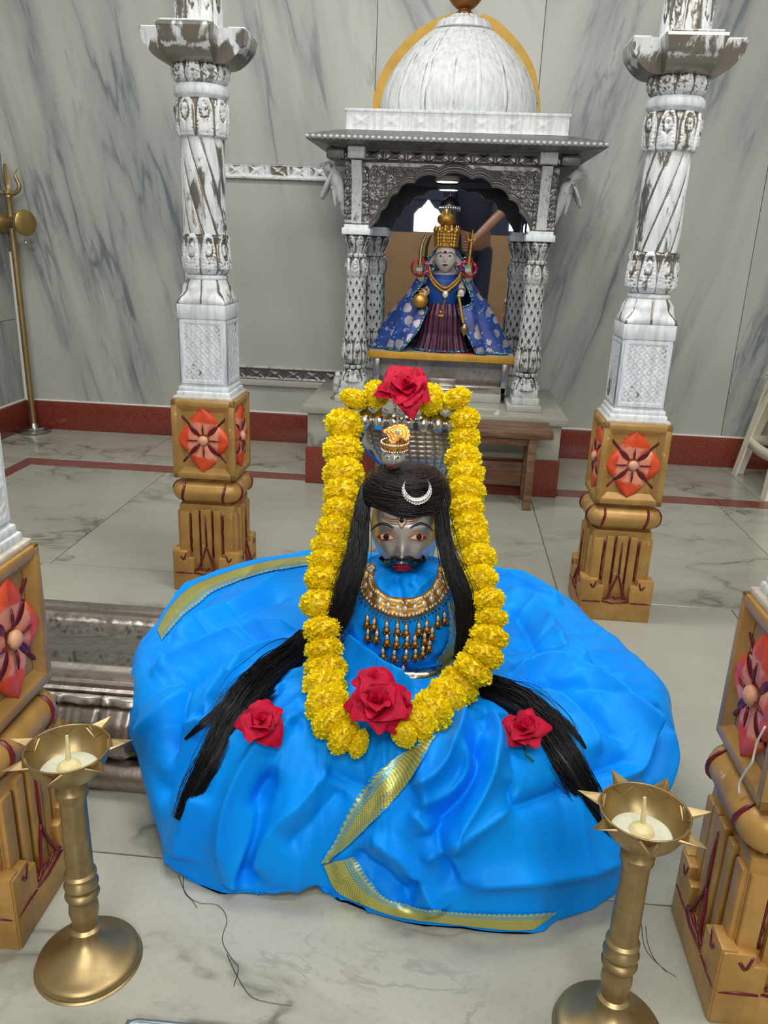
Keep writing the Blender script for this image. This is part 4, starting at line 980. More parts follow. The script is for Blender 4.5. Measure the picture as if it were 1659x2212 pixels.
blob('lower_lip', mk, bvM, [(842, 1226), (868, 1227.5), (896, 1225), (886, 1231), (868, 1234), (850, 1231)], .0006, .0026, 'red_paint')
m = MB(); c, nn = hit(bvM, 921, 1209)
if c is not None: m.ball(c+nn*.002, .0052, 12); m.tube(spl([c+nn*.002+np.array([.0055*math.cos(a), 0, .0055*math.sin(a)]) for a in np.linspace(0, 2*PI, 12, endpoint=False)], 24, True), .0012, 6, closed=True); m.build('ear_stud', mk, 'gold')

# ================================================================== HAIR
wig = thing('hair_wig', 'long black hair wig with two tresses around the silver mask', 'wig', (FC[0], FC[1], .34))
def cap():
    # dome of hair over the head, open at the face below the fringe
    nu, nv = 120, 60; th = np.linspace(0, 2*PI, nu, endpoint=False); f = np.linspace(0, 1, nv); TH, Fv = np.meshgrid(th, f, indexing='ij')
    zb = .464+.003*np.sin(TH*2); zt = .517; z = zb+(zt-zb)*np.sin(Fv*PI/2)**.9
    r = np.cos(Fv*PI/2)**.55; a = .0695*(1+.02*np.sin(TH*13)+.012*np.sin(TH*37))*(1-.05*(1-Fv)**3); b = .0735*(1-.05*(1-Fv)**3)
    x = a*r*np.cos(TH); y = b*r*np.sin(TH)
    return FC[0]-.002+x, FC[1]+.004+y, z+.004*np.cos(TH-1)*Fv, TH, Fv
x, y, z, TH, Fv = cap(); GC = np.stack([x, y, z], -1)
part('cap', wig, GC.reshape(-1, 3), gridf(120, 60, True, False), 'hair_cap', uv=np.stack([TH.ravel()/2, Fv.ravel()], -1))
bvC = BVHTree.FromPolygons(GC.reshape(-1, 3).tolist(), gridf(120, 60, True, False).tolist())
def strands(name, parent, paths, r0, mat='hair_black', sides=3):
    mb = MB()
    for P in paths:
        n = len(P); mb.tube(P, np.linspace(r0, r0*.35, n), sides, caps=False)
    return mb.build(name, parent, mat, kind='stuff', sharp=None)
ps = []
for i in range(900):          # horizontal sweep of hair round the dome
    f = rng.random()**1.3*.92; a0 = rng.uniform(0, 2*PI); L_ = rng.uniform(.9, 2.2); t = np.linspace(0, 1, 12); a = a0+t*L_; ff = np.clip(f+.07*np.sin(t*3+i)+rng.normal(0, .01), 0, .97)
    zb = .464+.003*np.sin(a*2); zz = zb+(.517-zb)*np.sin(ff*PI/2)**.9; r = np.cos(ff*PI/2)**.55-.01+.03*rng.random()
    ps.append(np.stack([FC[0]-.002+.0705*r*np.cos(a), FC[1]+.004+.0745*r*np.sin(a), zz+.002], -1))
strands('hair_sweep', wig, [q for i, q in enumerate(ps) if i % 3], .0008); strands('hair_sweep', wig, ps[::3], .0007, 'hair_brown')
# rolled fringe band over the forehead
a = np.linspace(0, 2*PI, 90, endpoint=False); P = np.stack([FC[0]-.002+.0645*np.cos(a), FC[1]+.003+.0685*np.sin(a), .4655+.003*np.sin(a*2)+.002*np.sin(a*5)], -1); V, Fc = tubevf(P, .0045, 12, False, True)
part('fringe_band', wig, V, Fc, 'hair_cap', uv=np.stack([np.repeat(np.linspace(0, 6, 90), 12), np.tile(np.linspace(0, .2, 12), 90)], -1))
def tress(name, core, widths, N, seed, fr_=.0, depth=.35, spread=1.0, r0=.00075, tipcut=.25):
    """bundle of strands round a centre line (world points) with a half-width at each point"""
    R_ = np.random.default_rng(seed); n = 34; C_ = spl(core, n); w = np.interp(np.linspace(0, 1, n), np.linspace(0, 1, len(widths)), widths); T, U, Wv = frames(C_)
    out = []; t = np.linspace(0, 1, n); vd = CP-C_; vd /= np.linalg.norm(vd, axis=1)[:, None]; side = np.cross(T, vd); side /= np.linalg.norm(side, axis=1)[:, None]; up = np.cross(side, T); up = np.where((up*vd).sum(1, keepdims=True) < 0, -up, up)
    for i in range(N):
        a = R_.uniform(-1, 1); b = R_.uniform(-.1, 1)*math.sqrt(max(0, 1-a*a)); ph = R_.uniform(0, 6.28, 4); e = n if R_.random() > .8 else int(n*(1-tipcut*R_.random()**1.5))
        wob = .16*np.sin(t*9+ph[0])+.1*np.sin(t*21+ph[1]); fly = (R_.random() < .06)*np.sin(t*PI)*R_.normal(0, .8)+fr_*t**2*R_.normal(0, 1)
        P = C_+side*((a+wob+fly)*w)[:, None]*spread+up*((b*depth+.04+.1*np.sin(t*13+ph[2]))*w)[:, None]; out.append(P[:max(6, e)])
    return out
yy = lambda x, y, Y: ony(x, y, Y)
side_l = tress('t', [yy(790, 1050, 1.185), yy(784, 1090, 1.165), yy(779, 1140, 1.15), yy(770, 1200, 1.13), yy(752, 1260, 1.11), yy(738, 1320, 1.095), yy(715, 1365, 1.085), yy(690, 1395, 1.08)], [.006, .0095, .0115, .014, .016, .015, .013, .012], 360, 1, .15)
side_r = tress('t', [yy(942, 1050, 1.185), yy(952, 1090, 1.165), yy(958, 1150, 1.15), yy(974, 1220, 1.125), yy(1000, 1290, 1.105), yy(1006, 1360, 1.09), yy(1000, 1425, 1.08), yy(1020, 1470, 1.07)], [.006, .0085, .0095, .011, .0125, .012, .01, .01], 360, 2, .1)
for ps in (side_l, side_r): strands('tress', wig, ps, .00085)
def on_skirt(pts, lift):
    out = []
    for (x, y) in pts:
        p, nn = hit(bvS, x, y); out.append(p+np.array([0, 0, lift]))
    return out
tl = on_skirt([(668, 1385), (640, 1415), (590, 1455), (545, 1500), (500, 1560), (462, 1640), (420, 1710), (385, 1775)], .004)
tl2 = on_skirt([(600, 1450), (545, 1495), (490, 1530), (440, 1570), (400, 1605)], .006)
tr_ = on_skirt([(1030, 1480), (1075, 1505), (1130, 1535), (1180, 1580), (1220, 1640), (1262, 1710), (1310, 1780), (1352, 1826)], .004)
tr2 = on_skirt([(1110, 1520), (1160, 1540), (1205, 1560), (1240, 1590), (1265, 1625)], .006)
strands('tail', wig, tress('t', tl, [.018, .021, .023, .024, .021, .017, .012, .006], 420, 3, .5, .5, tipcut=.55)+tress('t', tl2, [.012, .011, .008, .004, .0012], 150, 4, .5, .5, tipcut=.7), .0009)
strands('tail', wig, tress('t', tr_, [.016, .022, .024, .021, .017, .014, .01, .005], 420, 5, .5, .5, tipcut=.5)+tress('t', tr2, [.01, .009, .006, .003, .001], 120, 6, .6, .5, tipcut=.7), .0009)
# core bodies so that no cloth shows between the strands
for core_, wd in ((tl, [.014, .017, .018, .018, .015, .011, .006, .002]), (tr_, [.012, .017, .018, .016, .012, .009, .005, .002])):
    C_ = spl(core_, 30); V, Fc = tubevf(C_, np.interp(np.linspace(0, 1, 30), np.linspace(0, 1, 8), wd), 8); V = V.reshape(30, 8, 3) if len(V) == 240 else V; c = C_[:, None]; V = c+(V-c)*np.array([1, 1, .4]); part('tail_core', wig, V.reshape(-1, 3), Fc, 'hair_black')
for pts, wd in (([yy(790, 1090, 1.18), yy(780, 1140, 1.158), yy(770, 1200, 1.138), yy(752, 1260, 1.118), yy(740, 1315, 1.105), yy(712, 1368, 1.09)], [.006, .009, .012, .013, .011, .004]), ([yy(948, 1090, 1.18), yy(956, 1150, 1.158), yy(974, 1220, 1.133), yy(1000, 1290, 1.113), yy(1006, 1360, 1.098), yy(997, 1415, 1.088)], [.005, .007, .009, .010, .009, .004])):
    C_ = spl(pts, 26); V, Fc = tubevf(C_, np.interp(np.linspace(0, 1, 26), np.linspace(0, 1, len(wd)), wd), 10); part('tress_core', wig, V, Fc, 'hair_black')

# ------------------------------------------------------------------ crescent moon
def crescent():
    c, nn = hit(bvC, 898, 1062); c = c+nn*.006 if c is not None else ony(898, 1062, 1.14)
    px = 1/F*np.linalg.norm(c-CP); R_ = 32.5*px; X_ = BAS[0]; Z_ = -BAS[1]*.96+BAS[2]*-.0; Yv = np.cross(X_, Z_); rot = .02
    t = thing('crescent_ornament', 'silver crescent moon studded with stones on the black hair', 'ornament', tuple(c))
    n = 50; a = np.linspace(math.radians(-222), math.radians(42), n); ins = .80*R_; off = .30*R_
    o_ = np.stack([R_*np.cos(a), R_*np.sin(a)], -1); b = np.linspace(math.radians(-226), math.radians(46), n); i_ = np.stack([ins*np.cos(b), off+ins*np.sin(b)], -1)
    i_[0] = o_[0]*.985; i_[-1] = o_[-1]*.985; m_ = 7; V = np.zeros((n, m_, 3)); th_ = .0022
    for j in range(m_):
        f = j/(m_-1); p = o_*(1-f)+i_*f; V[:, j] = c+p[:, :1]*X_+p[:, 1:]*Z_-Yv*(th_*math.sin(f*PI)+.0008)*(-1 if np.dot(Yv, CP-c) > 0 else 1)
    B = V-(CP-c)/np.linalg.norm(CP-c)*.003
    Fc = gridf(n, m_).tolist(); N = n*m_; rim = [i*m_ for i in range(n)]+[(n-1)*m_+j for j in range(1, m_)]+[i*m_+m_-1 for i in range(n-2, -1, -1)]+[j for j in range(m_-2, 0, -1)]
    Fc += [[q+N for q in f][::-1] for f in gridf(n, m_).tolist()]+[[rim[i], rim[(i+1) % len(rim)], rim[(i+1) % len(rim)]+N, rim[i]+N] for i in range(len(rim))]
    part('plate', t, np.vstack([V.reshape(-1, 3), B.reshape(-1, 3)]), Fc, 'silver_bright')
    mb = MB(); mb.ball((0, 0, 0), .0013, 8); v, f = mb.out(); gm = mesh('stone', v, f, 'diamond', smooth=False); vd = (CP-c)/np.linalg.norm(CP-c)
    for i in range(7, n-7, 2):
        wdt = np.linalg.norm(o_[i]-i_[i]); k_ = max(1, int(wdt/.0032))
        for j in range(k_):
            f = (j+.5)/k_; p = o_[i]*(1-f)+i_[i]*f; g_ = link('stone', gm, t); g_.location = Vector(p[0]*X_+p[1]*Z_+vd*.0026)
crescent()

# ------------------------------------------------------------------ small silver head with a jewelled crown
def small_head():
    c = ony(850, 986, 1.19); t = thing('small_silver_head', 'small silver head with jewelled crown and plume above the black hair', 'ornament', tuple(c-np.array([0, 0, .018])))
    R_ = np.linalg.norm(c-CP)/F; a, b, cz = 25*R_, .022, 29*R_
    lam = np.linspace(-PI, PI, 80); lat = np.linspace(-1.5, 1.5, 70); LA, LO = np.meshgrid(lat, lam, indexing='ij'); x = a*np.cos(LA)*np.sin(LO); y = -b*np.cos(LA)*np.cos(LO); z = cz*np.sin(LA)
    x = x*(1-.2*smooth(-z/cz, .1, 1)); X, Z = x/a, (z/cz+1)/2; fr_ = smooth(-y/b, 0, .5)
    y = y-fr_*(.005*np.exp(-(X/.14)**2)*smooth(Z, .28, .36)*(1-smooth(Z, .5, .8))+.002*np.exp(-(X/.22)**2-((Z-.2)/.04)**2)-.0014*(np.exp(-((X-.4)/.2)**2-((Z-.55)/.07)**2)+np.exp(-((X+.4)/.2)**2-((Z-.55)/.07)**2)))
    A = rz(.12); G = c+np.stack([x, y, z], -1) @ A.T; part('face', t, G.reshape(-1, 3), gridf(70, 80, flip=True), 'silver_mask'); bv = bvh_grid(G, False)
    for s in (-1, 1):
        e = (848+s*11, 988)
        w = blob('eye', t, bv, [(e[0]-6, e[1]), (e[0], e[1]-3), (e[0]+6, e[1]), (e[0], e[1]+2.5)], .0004, .0006, 'eye_white', 20, 3); blob('iris', w, bv, [(e[0]+2*math.cos(q), e[1]+2*math.sin(q)) for q in np.linspace(0, 6.28, 8, endpoint=False)], .001, .0002, 'black_paint', 12, 2)
        stroke('eyebrow', t, bv, [(e[0]-8*s, e[1]-7), (e[0], e[1]-10), (e[0]+9*s, e[1]-5)], [2, 3, 1], .0004, .0004, 'brow_paint', 12, 5)
        stroke('tilak_line', t, bv, [(846+s*4, 976), (846+s*14, 974)], [2.5, 1.5], .0004, .0003, 'tilak_paint', 8, 4); stroke('tilak_line', t, bv, [(846+s*4, 970), (846+s*14, 968)], [2.5, 1.5], .0004, .0003, 'tilak_paint', 8, 4)
    blob('red_dot', t, bv, [(844+3*math.cos(q), 977+3*math.sin(q)) for q in np.linspace(0, 6.28, 8, endpoint=False)], .0006, .0004, 'red_paint', 12, 2)
    blob('lips', t, bv, [(838, 1007), (846, 1005), (855, 1007), (846, 1010)], .0004, .0006, 'red_paint', 16, 2)
    # crown band with gems
    cb = c+np.array([.001, .003, .0165]); n = 60; an = np.linspace(0, 2*PI, n, endpoint=False)
    ring = lambda dz, r: cb+np.stack([(a+r)*np.cos(an), (b+.002+r)*np.sin(an), dz+0*an], -1)
    mb = MB(); V = np.concatenate([ring(-.004, .001), ring(-.004, .0022), ring(.005, .0034), ring(.0055, .002)]); mb.add(V, gridf(4, n, False, True, True)); crown = mb.build('crown_band', t, 'gold')
    mb = MB()
    for rr in (ring(-.0048, .0018), ring(.0062, .0032)):
        for q in rr[::2]: mb.ball(q, .0013, 6)
    mb.build('pearl_row', crown, 'pearl')
    for i in range(0, n, 4):
        mb = MB(); mb.ball(ring(.0005, .0032)[i], .0019, 8, 0, (1, 1, 1.2)); mb.build('gem', crown, ('emerald', 'ruby', 'tilak_paint')[(i//4) % 3])
    # plume
    pc = ony(858, 933, 1.185); Xp, Zp = BAS[0], -BAS[1]; mb = MB(); pxs = R_
    pol = spl([(-16, -22), (-20, -8), (-32, 2), (-26, 6), (-10, 14), (8, 17), (20, 13), (27, 0), (26, -14), (18, -20), (10, -12), (0, -20), (-8, -26)], 60, True)*pxs
    vd = (CP-pc)/np.linalg.norm(CP-pc); k = len(pol); V = np.vstack([pc+pol[:, :1]*Xp+pol[:, 1:]*Zp+vd*.0012, pc+pol[:, :1]*Xp+pol[:, 1:]*Zp-vd*.0012]); V = np.vstack([V, pc+vd*.002, pc-vd*.0012])
    mb.add(V, [[2*k, i, (i+1) % k] for i in range(k)]+[[2*k+1, k+(i+1) % k, k+i] for i in range(k)]+[[i, k+i, k+(i+1) % k, (i+1) % k] for i in range(k)])
    for s in (.45, .72): mb.tube([pc+p[0]*s*Xp+p[1]*s*Zp+vd*.002 for p in pol], .0008, 5, closed=True)
    mb.tube([pc+np.array([0, 0, -.014])+vd*-.002, pc-np.array([0, 0, .03])], .0016, 6)
    plume = mb.build('plume', t, 'gold'); mb = MB(); mb.ball((0, 0, 0), .0015, 8); v, f = mb.out(); gm = mesh('ruby', v, f, 'ruby')
    for p in pol[::3]: o = link('ruby', gm, plume); o.location = Vector(pc+p[0]*.98*Xp+p[1]*.98*Zp+vd*.0012-np.array(t.location))
    mb = MB(); mb.ball(pc+vd*.003, .0042, 12, 0, (1, .5, 1)); mb.build('stone', plume, 'kundan')
small_head()

# ================================================================== SERPENT HOOD
def hood():
    Y = 1.405; t = thing('serpent_hood', 'silver many-headed serpent hood rising behind the black hair', 'serpent', (-.06, Y, .3))
    nu, nv = 60, 70; f = np.linspace(0, 1, nv); u = np.linspace(-1, 1, nu); U, Fv = np.meshgrid(u, f, indexing='ij')
    zt, zb = .549, .36; z = zb+(zt-zb)*Fv; cx = -.012+(-.052)*Fv if 0 else -.03-.033*Fv
    hwid = np.interp(Fv, [0, .35, .55, .75, 1.], [.036, .045, .064, .084, .086]); x = cx+U*hwid; y = Y+.012-.03*(1-U**2)*smooth(Fv, .1, .7)+.014*Fv*0
    cell = np.abs(((U*5.2) % 1)-.5)*2; rib = np.abs(((Fv*22) % 1)-.5)*2; h = np.where(Fv > .55, .0028*rib*smooth(cell, .1, .35), .0025*np.sin(np.pi*((Fv*26+np.floor(U*8)*.5) % 1))*np.sin(np.pi*((U*8) % 1)))
    ed = smooth(1-np.abs(U), .04, .09); h = np.where(ed < 1, .004, h); cv = np.clip(1-h/.0026, 0, 1)*.8*(ed >= 1)
    G = np.stack([x, y-h, z], -1); Bk = np.stack([x, y+.012*(1-U**2)+.003, z], -1); N = nu*nv; Fc = gridf(nu, nv).tolist(); rim = [i*nv for i in range(nu)]+[(nu-1)*nv+j for j in range(1, nv)]+[i*nv+nv-1 for i in range(nu-2, -1, -1)]+[j for j in range(nv-2, 0, -1)]
    Fc += [[q+N for q in r][::-1] for r in gridf(nu, nv).tolist()]+[[rim[i], rim[(i+1) % len(rim)], rim[(i+1) % len(rim)]+N, rim[i]+N] for i in range(len(rim))]
    part('hood_plate', t, np.vstack([G.reshape(-1, 3), Bk.reshape(-1, 3)]), Fc, 'silver_hood', cav=np.r_[cv.ravel(), cv.ravel()*0])
    # neck running down to the coil
    V, Fc = tubevf(spl([(-.03, Y+.014, .37), (-.035, Y+.0, .3), (-.045, 1.36, .235), (-.05, 1.33, .215)], 30), np.linspace(.036, .016, 30), 20); part('neck', t, V, Fc, 'silver_hood')
    # row of heads along the top with a small spout each
    for i in range(7):
        s = (i-3)/3; x = -.064+s*.076; m = MB(); V, Fc = tubevf(spl([(x, Y+.02, .541), (x, Y-.004, .553), (x+.001*s, Y-.024, .549), (x+.002*s, Y-.034, .541)], 14), np.interp(np.linspace(0, 1, 14), [0, .3, .7, 1], [.013, .0175, .0155, .007]), 14); m.add(V, Fc)
        hd = m.build('head', t, 'silver_bright'); m = MB()
        for e in (-1, 1): m.ball((x+e*.0075, Y-.026, .556), .0026, 8)
        m.build('eye', hd, 'silver_bright'); m = MB(); m.lathe([(.0052, 0), (.0046, .004), (.0032, .007), (.0036, .014), (.005, .016), (.005, .019), (.003, .02)], 14, (x, Y-.002, .561)); m.build('crest', hd, 'silver_bright')
    m = MB()
    for s in (-1, 1): m.tube(spl([(-.064+s*.081, Y-.006, .525), (-.062+s*.087, Y-.008, .505), (-.056+s*.076, Y-.006, .485), (-.05+s*.06, Y-.004, .465)], 20), .003, 10)
    m.build('blue_reflection', t, 'hood_reflection_blue')  # blue rods stand in for the cloth's reflection along the hood edges
hood()

# ================================================================== MARIGOLD GARLAND
def marigold_mesh(seed, npet=430, fine=1.):
    """pom-pom of ruffled petals, flattened along z (the string)"""
    R_ = np.random.default_rng(seed); V = []; Fc = []; UV = []; n = 0; gold_ = PI*(3-math.sqrt(5))
    for i in range(npet):
        zc = 1-2*(i+.5)/npet; a = i*gold_+R_.normal(0, .12); rr = math.sqrt(1-zc*zc); d = np.array([rr*math.cos(a), rr*math.sin(a), zc]); d += R_.normal(0, .09, 3); d /= np.linalg.norm(d)
        up = np.array([0, 0, 1.]) if abs(d[2]) < .9 else np.array([1., 0, 0]); sx = np.cross(up, d); sx /= np.linalg.norm(sx); sy = np.cross(d, sx); ang = R_.uniform(0, 6.28); sx, sy = sx*math.cos(ang)+sy*math.sin(ang), sy*math.cos(ang)-sx*math.sin(ang)
        L_ = R_.uniform(.88, 1.05); w = R_.uniform(.10, .15); bend = R_.normal(0, .14); cup = R_.uniform(-.10, .12)
        for ir, (t, ww) in enumerate(((.62, .45), (.84, .85), (L_, 1.))):
            for j in (-1., -.35, .35, 1.):
                ru = R_.normal(0, .035)*(ir > 0); p = d*(t+ru-(.05*abs(j) if ir == 2 else 0))+sx*(j*w*ww)+sy*(bend*(t-.3)+cup*j*j*ww+R_.normal(0, .03)*(ir == 2)); V.append(p); UV.append((min(1, max(0, (t-.5)*2.4)), .5))
        for r in range(2):
            for j in range(3): b = n+r*4+j; Fc.append([b, b+1, b+5, b+4])
        n += 12
    b_ = MB(); b_.ball((0, 0, 0), .86, 16); vv_, ff_ = b_.out(); Fc += [[q+n for q in f] for f in ff_]; V = np.vstack([np.array(V), vv_]); UV += [(.0, .5)]*len(vv_); V = V*.5; V[:, 2] *= .80; return mesh('marigold', V, Fc, 'marigold_petal', uv=UV, smooth=False)
MG = [marigold_mesh(20+i) for i in range(5)]
gar = thing('marigold_garland', 'yellow marigold garland hanging from the serpent hood around the idol', 'garland', (-.055, 1.2, .2))
strandL = [(765, 862, 64), (744, 918, 86), (741, 974, 88), (742, 1025, 90), (738, 1066, 82), (735, 1108, 80), (722, 1146, 80), (712, 1184, 84), (704, 1218, 82), (697, 1254, 82), (690, 1305, 84), (697, 1360, 84), (699, 1402, 84), (703, 1444, 92), (702, 1484, 96), (708, 1522, 96), (720, 1560, 92), (742, 1592, 80), (775, 1606, 60)]
strandR = [(985, 862, 70), (1003, 906, 66), (1004, 946, 68), (1000, 992, 80), (1008, 1028, 80), (1006, 1064, 86), (1006, 1102, 80), (1014, 1138, 80), (1018, 1168, 78), (1033, 1208, 80), (1037, 1252, 78), (1052, 1298, 78), (1060, 1336, 74), (1056, 1376, 84), (1046, 1412, 88), (1022, 1446, 90), (992, 1480, 92), (964, 1508, 92), (934, 1537, 94), (902, 1566, 92), (872, 1586, 60)]
top_ = [(812, 852, 58), (930, 862, 66)]
gy = lambda py: float(np.interp(py, [850, 950, 1100, 1250, 1350, 1450], [1.385, 1.365, 1.25, 1.14, 1.09, 1.05]))
def place_strand(lst):
    C_ = []
    for (x, y, w) in lst:
        d = ray(x, y); P = ony(x, y, gy(y)); t = np.linalg.norm(P-CP)
        for bv in (bvS, bvT):
            p, nn = hit(bv, x, y)
            if p is not None: t = min(t, np.linalg.norm(p-CP)-.026)
        C_.append(CP+d*t)
    return np.array(C_)
garl_pts = []
for lst in (strandL, strandR):
    C_ = place_strand(lst); T = np.gradient(C_, axis=0); garl_pts.append(C_)
    for i, (c, tv, (x, y, w)) in enumerate(zip(C_, T, lst)):
        dia = w*np.linalg.norm(c-CP)/F; o = link('marigold', MG[(i*3) % 5], gar); q = Vector(tv).to_track_quat('Z', 'Y') @ Quaternion((0, 0, 1), random.uniform(0, 6.28)); nx = np.linalg.norm(C_[min(i+1, len(C_)-1)]-C_[max(i-1, 0)])/2
        o.rotation_mode = 'QUATERNION'; o.rotation_quaternion = q; zs = max(nx*1.28/.80, dia*.62); o.scale = (dia*1.03, dia*1.03, max(min(zs, dia*1.15), dia*.85)); o.location = Vector(c-np.array(gar.location))
for (x, y, w) in top_:
    c = ony(x, y, 1.385); dia = w*np.linalg.norm(c-CP)/F; o = link('marigold', MG[2], gar); o.scale = (dia, dia, dia*1.4); o.rotation_euler = (.3, .2, x*.1); o.location = Vector(c-np.array(gar.location))
m = MB()
for C_ in garl_pts: m.tube(spl(C_, 60), .0035, 6)
m.build('string', gar, 'green_stem')

# ================================================================== ROSES
def rose_thing(label, px, py, size, Y=None, n=16, open_=1., seed=0, tilt=(0, 0), lift=.0, squash=(1, 1, 1), stem=None):
    R_ = np.random.default_rng(seed); d = ray(px, py)
    if Y is None:
        p, nn = hit(bvS, px, py); c = p+np.array([0, 0, lift])
    else: c = ony(px, py, Y)
    dia = size*np.linalg.norm(c-CP)/F; t = thing('rose', label, 'flower', tuple(c), 'red roses'); ax = -d*.75+np.array([tilt[0], 0, .65+tilt[1]]); ax /= np.linalg.norm(ax); q = Vector(ax).to_track_quat('Z', 'Y').to_matrix(); A = np.array(q)
    for i in range(n):
        f = i/n; ring_ = f**.8; a = i*2.4+R_.normal(0, .25); tl_ = (.25+1.05*ring_*open_)+R_.normal(0, .16); L_ = dia*(.3+.28*ring_)*R_.uniform(.85, 1.12); w = L_*R_.uniform(.5, .72)
        nu, nv = 8, 9; U, Vv = np.meshgrid(np.linspace(-1, 1, nu), np.linspace(0, 1, nv), indexing='ij'); ww = w*np.sin(np.clip(Vv*.86+.1, 0, 1)*PI)**.6*(1-.1*np.cos(U*6)*Vv)
        x = U*ww; y_ = Vv*L_*(1-.1*U**2); zc = -.25*w*(U**2)*(1-.6*Vv)*-1+L_*.22*np.sin(Vv*PI*.9)-L_*.3*open_*Vv**3*ring_+R_.normal(0, .012)*L_*np.sin(U*5+i)*Vv*6*.3
        P = np.stack([x, y_, zc+.02*L_*np.sin(U*7+i)*Vv], -1).reshape(-1, 3)
        P = P @ rx(PI/2-tl_).T; P[:, 1] += dia*.04*ring_; P = P @ rz(a).T; P[:, 2] += dia*(.16*(1-ring_)-.02); P = (P*np.array(squash)) @ A.T
        part('petal', t, P, gridf(nu, nv).tolist(), 'rose_petal', False, uv=np.stack([U.ravel()*.5+.5, Vv.ravel()], -1))
    m = MB(); m.lathe([(dia*.05, -.06*dia), (dia*.1, -.03*dia), (dia*.07, .02*dia)], 10); V, Fc = m.out(); part('calyx', t, V @ A.T, Fc, 'green_stem', False)
    if stem is not None: V, Fc = tubevf(stem-np.array(t.location), .0014, 6); part('stem', t, V, Fc, 'green_stem', False)
    return t
rose_thing('large red rose lying on the garland at the top of the serpent hood', 876, 852, 112, 1.355, 20, 1.1, 3, (0, .1))
rose_thing('big open red rose at the bottom of the marigold garland', 812, 1588, 132, None, 22, 1.15, 5, (0, 0), .042)
rose_thing('loose red rose with wide petals above the bottom rose of the garland', 804, 1530, 96, None, 8, 1.35, 8, (0, .1), .036)
rose_thing('red rose petals resting at the right of the bottom rose', 858, 1582, 74, None, 5, 1.3, 11, (.3, 0), .044)
rose_thing('small red rose on blue cloth beside the left black tail of hair', 562, 1580, 96, None, 14, 1.15, 13, (0, -.2), .012)
rose_thing('small red rose on blue cloth beside the right black tail of hair', 1130, 1600, 96, None, 16, 1.05, 17, (0, -.2), .014, stem=np.array(on_skirt([(1130, 1610), (1136, 1635), (1152, 1650)], .004)))

# ================================================================== GOLD NECKLACE
nk = thing('gold_necklace', 'gold collar necklace with clear stones and tiers of black-beaded drops', 'necklace', (TX, TY-.1, .22))
cl_ = [(806, 1222), (792, 1252), (806, 1286), (838, 1308), (872, 1315), (906, 1308), (938, 1288), (956, 1256), (952, 1222)]
V0 = None
def collar():
    n, m_ = 90, 13; P = spl(cl_, n); T = np.gradient(P, axis=0); T /= np.linalg.norm(T, axis=1)[:, None]; N_ = np.stack([-T[:, 1], T[:, 0]], -1); w = np.interp(np.linspace(0, 1, n), [0, .12, .5, .88, 1], [13, 34, 42, 34, 13]); V = np.full((n, m_, 3), np.nan); seg = np.abs(((np.linspace(0, 1, n)*15) % 1)-.5)*2
    for i in range(n):
        for j in range(m_):
            f = 2*j/(m_-1)-1; p, nn = hit(bvT, *(P[i]+N_[i]*f*w[i]/2))
            if p is None: p, nn = hit(bvM, *(P[i]+N_[i]*f*w[i]/2))
            if p is not None: V[i, j] = p+nn*(.0028+.0022*(1-f**4)-.0012*(seg[i] > .9)+.0007*math.sin(f*14)) if abs(f) < .99 else p+nn*.0005
    return fillnan(V), P, N_, w
Vc, Pc, Nc, Wc = collar(); plate = part('collar_plate', nk, Vc.reshape(-1, 3), gridf(90, 13), 'gold')
def px_on(x, y, off):
    p, nn = hit(bvT, x, y); return (p+nn*off, nn) if p is not None else (None, None)
mb = MB(); mb.ball((0, 0, 0), 1., 12, 0, (1, 1, .55)); v, f = mb.out(); st_m = mesh('stone', v, f, 'kundan', smooth=True)
def stone(parent, x, y, rx_, rz_, ang, off=.005):
    p, nn = px_on(x, y, off)
    if p is None: return
    o = link('stone', st_m, parent); o.location = Vector(p-origin_of(parent)); q = Vector(nn).to_track_quat('Z', 'Y') @ Quaternion((0, 0, 1), ang); o.rotation_mode = 'QUATERNION'; o.rotation_quaternion = q; o.scale = (rx_, rz_, rx_)
for i in range(4, 88, 6): stone(plate, Pc[i][0], Pc[i][1], .0042, .0056, 0)
for i in range(2, 88, 2):
    for s in (-.34, .34): stone(plate, *(Pc[i]+Nc[i]*s*Wc[i]), .0021, .0026, 0)
mb = MB()
for i in range(4, 87):
    for s, r in ((-.5, .0011), (.5, .0014)):
        p, nn = px_on(*(Pc[i]+Nc[i]*s*Wc[i]), .002)
        if p is not None: mb.ball(p, r, 6)
mb.build('gold_beading', nk, 'gold_dark')
mb = MB()
for i in range(4, 87, 2):
    for k_ in range(2):
        q = Pc[i]+Nc[i]*(.5*Wc[i]+4+3.5*k_)*(-1 if Nc[45][1] < 0 else 1); p, nn = px_on(*q, .003)
        if p is not None: mb.ball(p, .0014, 6, k_ % 2)
mb.build('black_bead_fringe', nk, ['gold_dark', 'black_bead'])
dm = MB(); dm.lathe([(.0006, .0015), (.0022, 0), (.0034, -.004), (.0032, -.0065), (.0022, -.008), (.0042, -.0105), (.0056, -.0145), (.0052, -.0155), (.001, -.0155)], 12)
dm.tube([(0, 0, .004), (0, 0, .001)], .0007, 5); v, f = dm.out(); d_m = mesh('drop', v, f, 'gold_dark')
sm = MB(); sm.ball((0, -.003, -.0048), .0032, 10, 0, (.8, .6, 1.3)); v, f = sm.out(); ds_m = mesh('stone', v, f, 'kundan')
bm2 = MB()
for i in range(9): a = i/9*2*PI; bm2.ball((.005*math.cos(a), .005*math.sin(a), -.0172), .0016, 6, i % 2); bm2.ball((.0028*math.cos(a+.3), .0028*math.sin(a+.3), -.0195), .0014, 6, 1)
bm2.ball((0, 0, -.0225), .0015, 6, 1); v, f = bm2.out(); db_m = mesh('bead_cluster', v, f, ['gold_dark', 'black_bead'], mi=bm2.M)
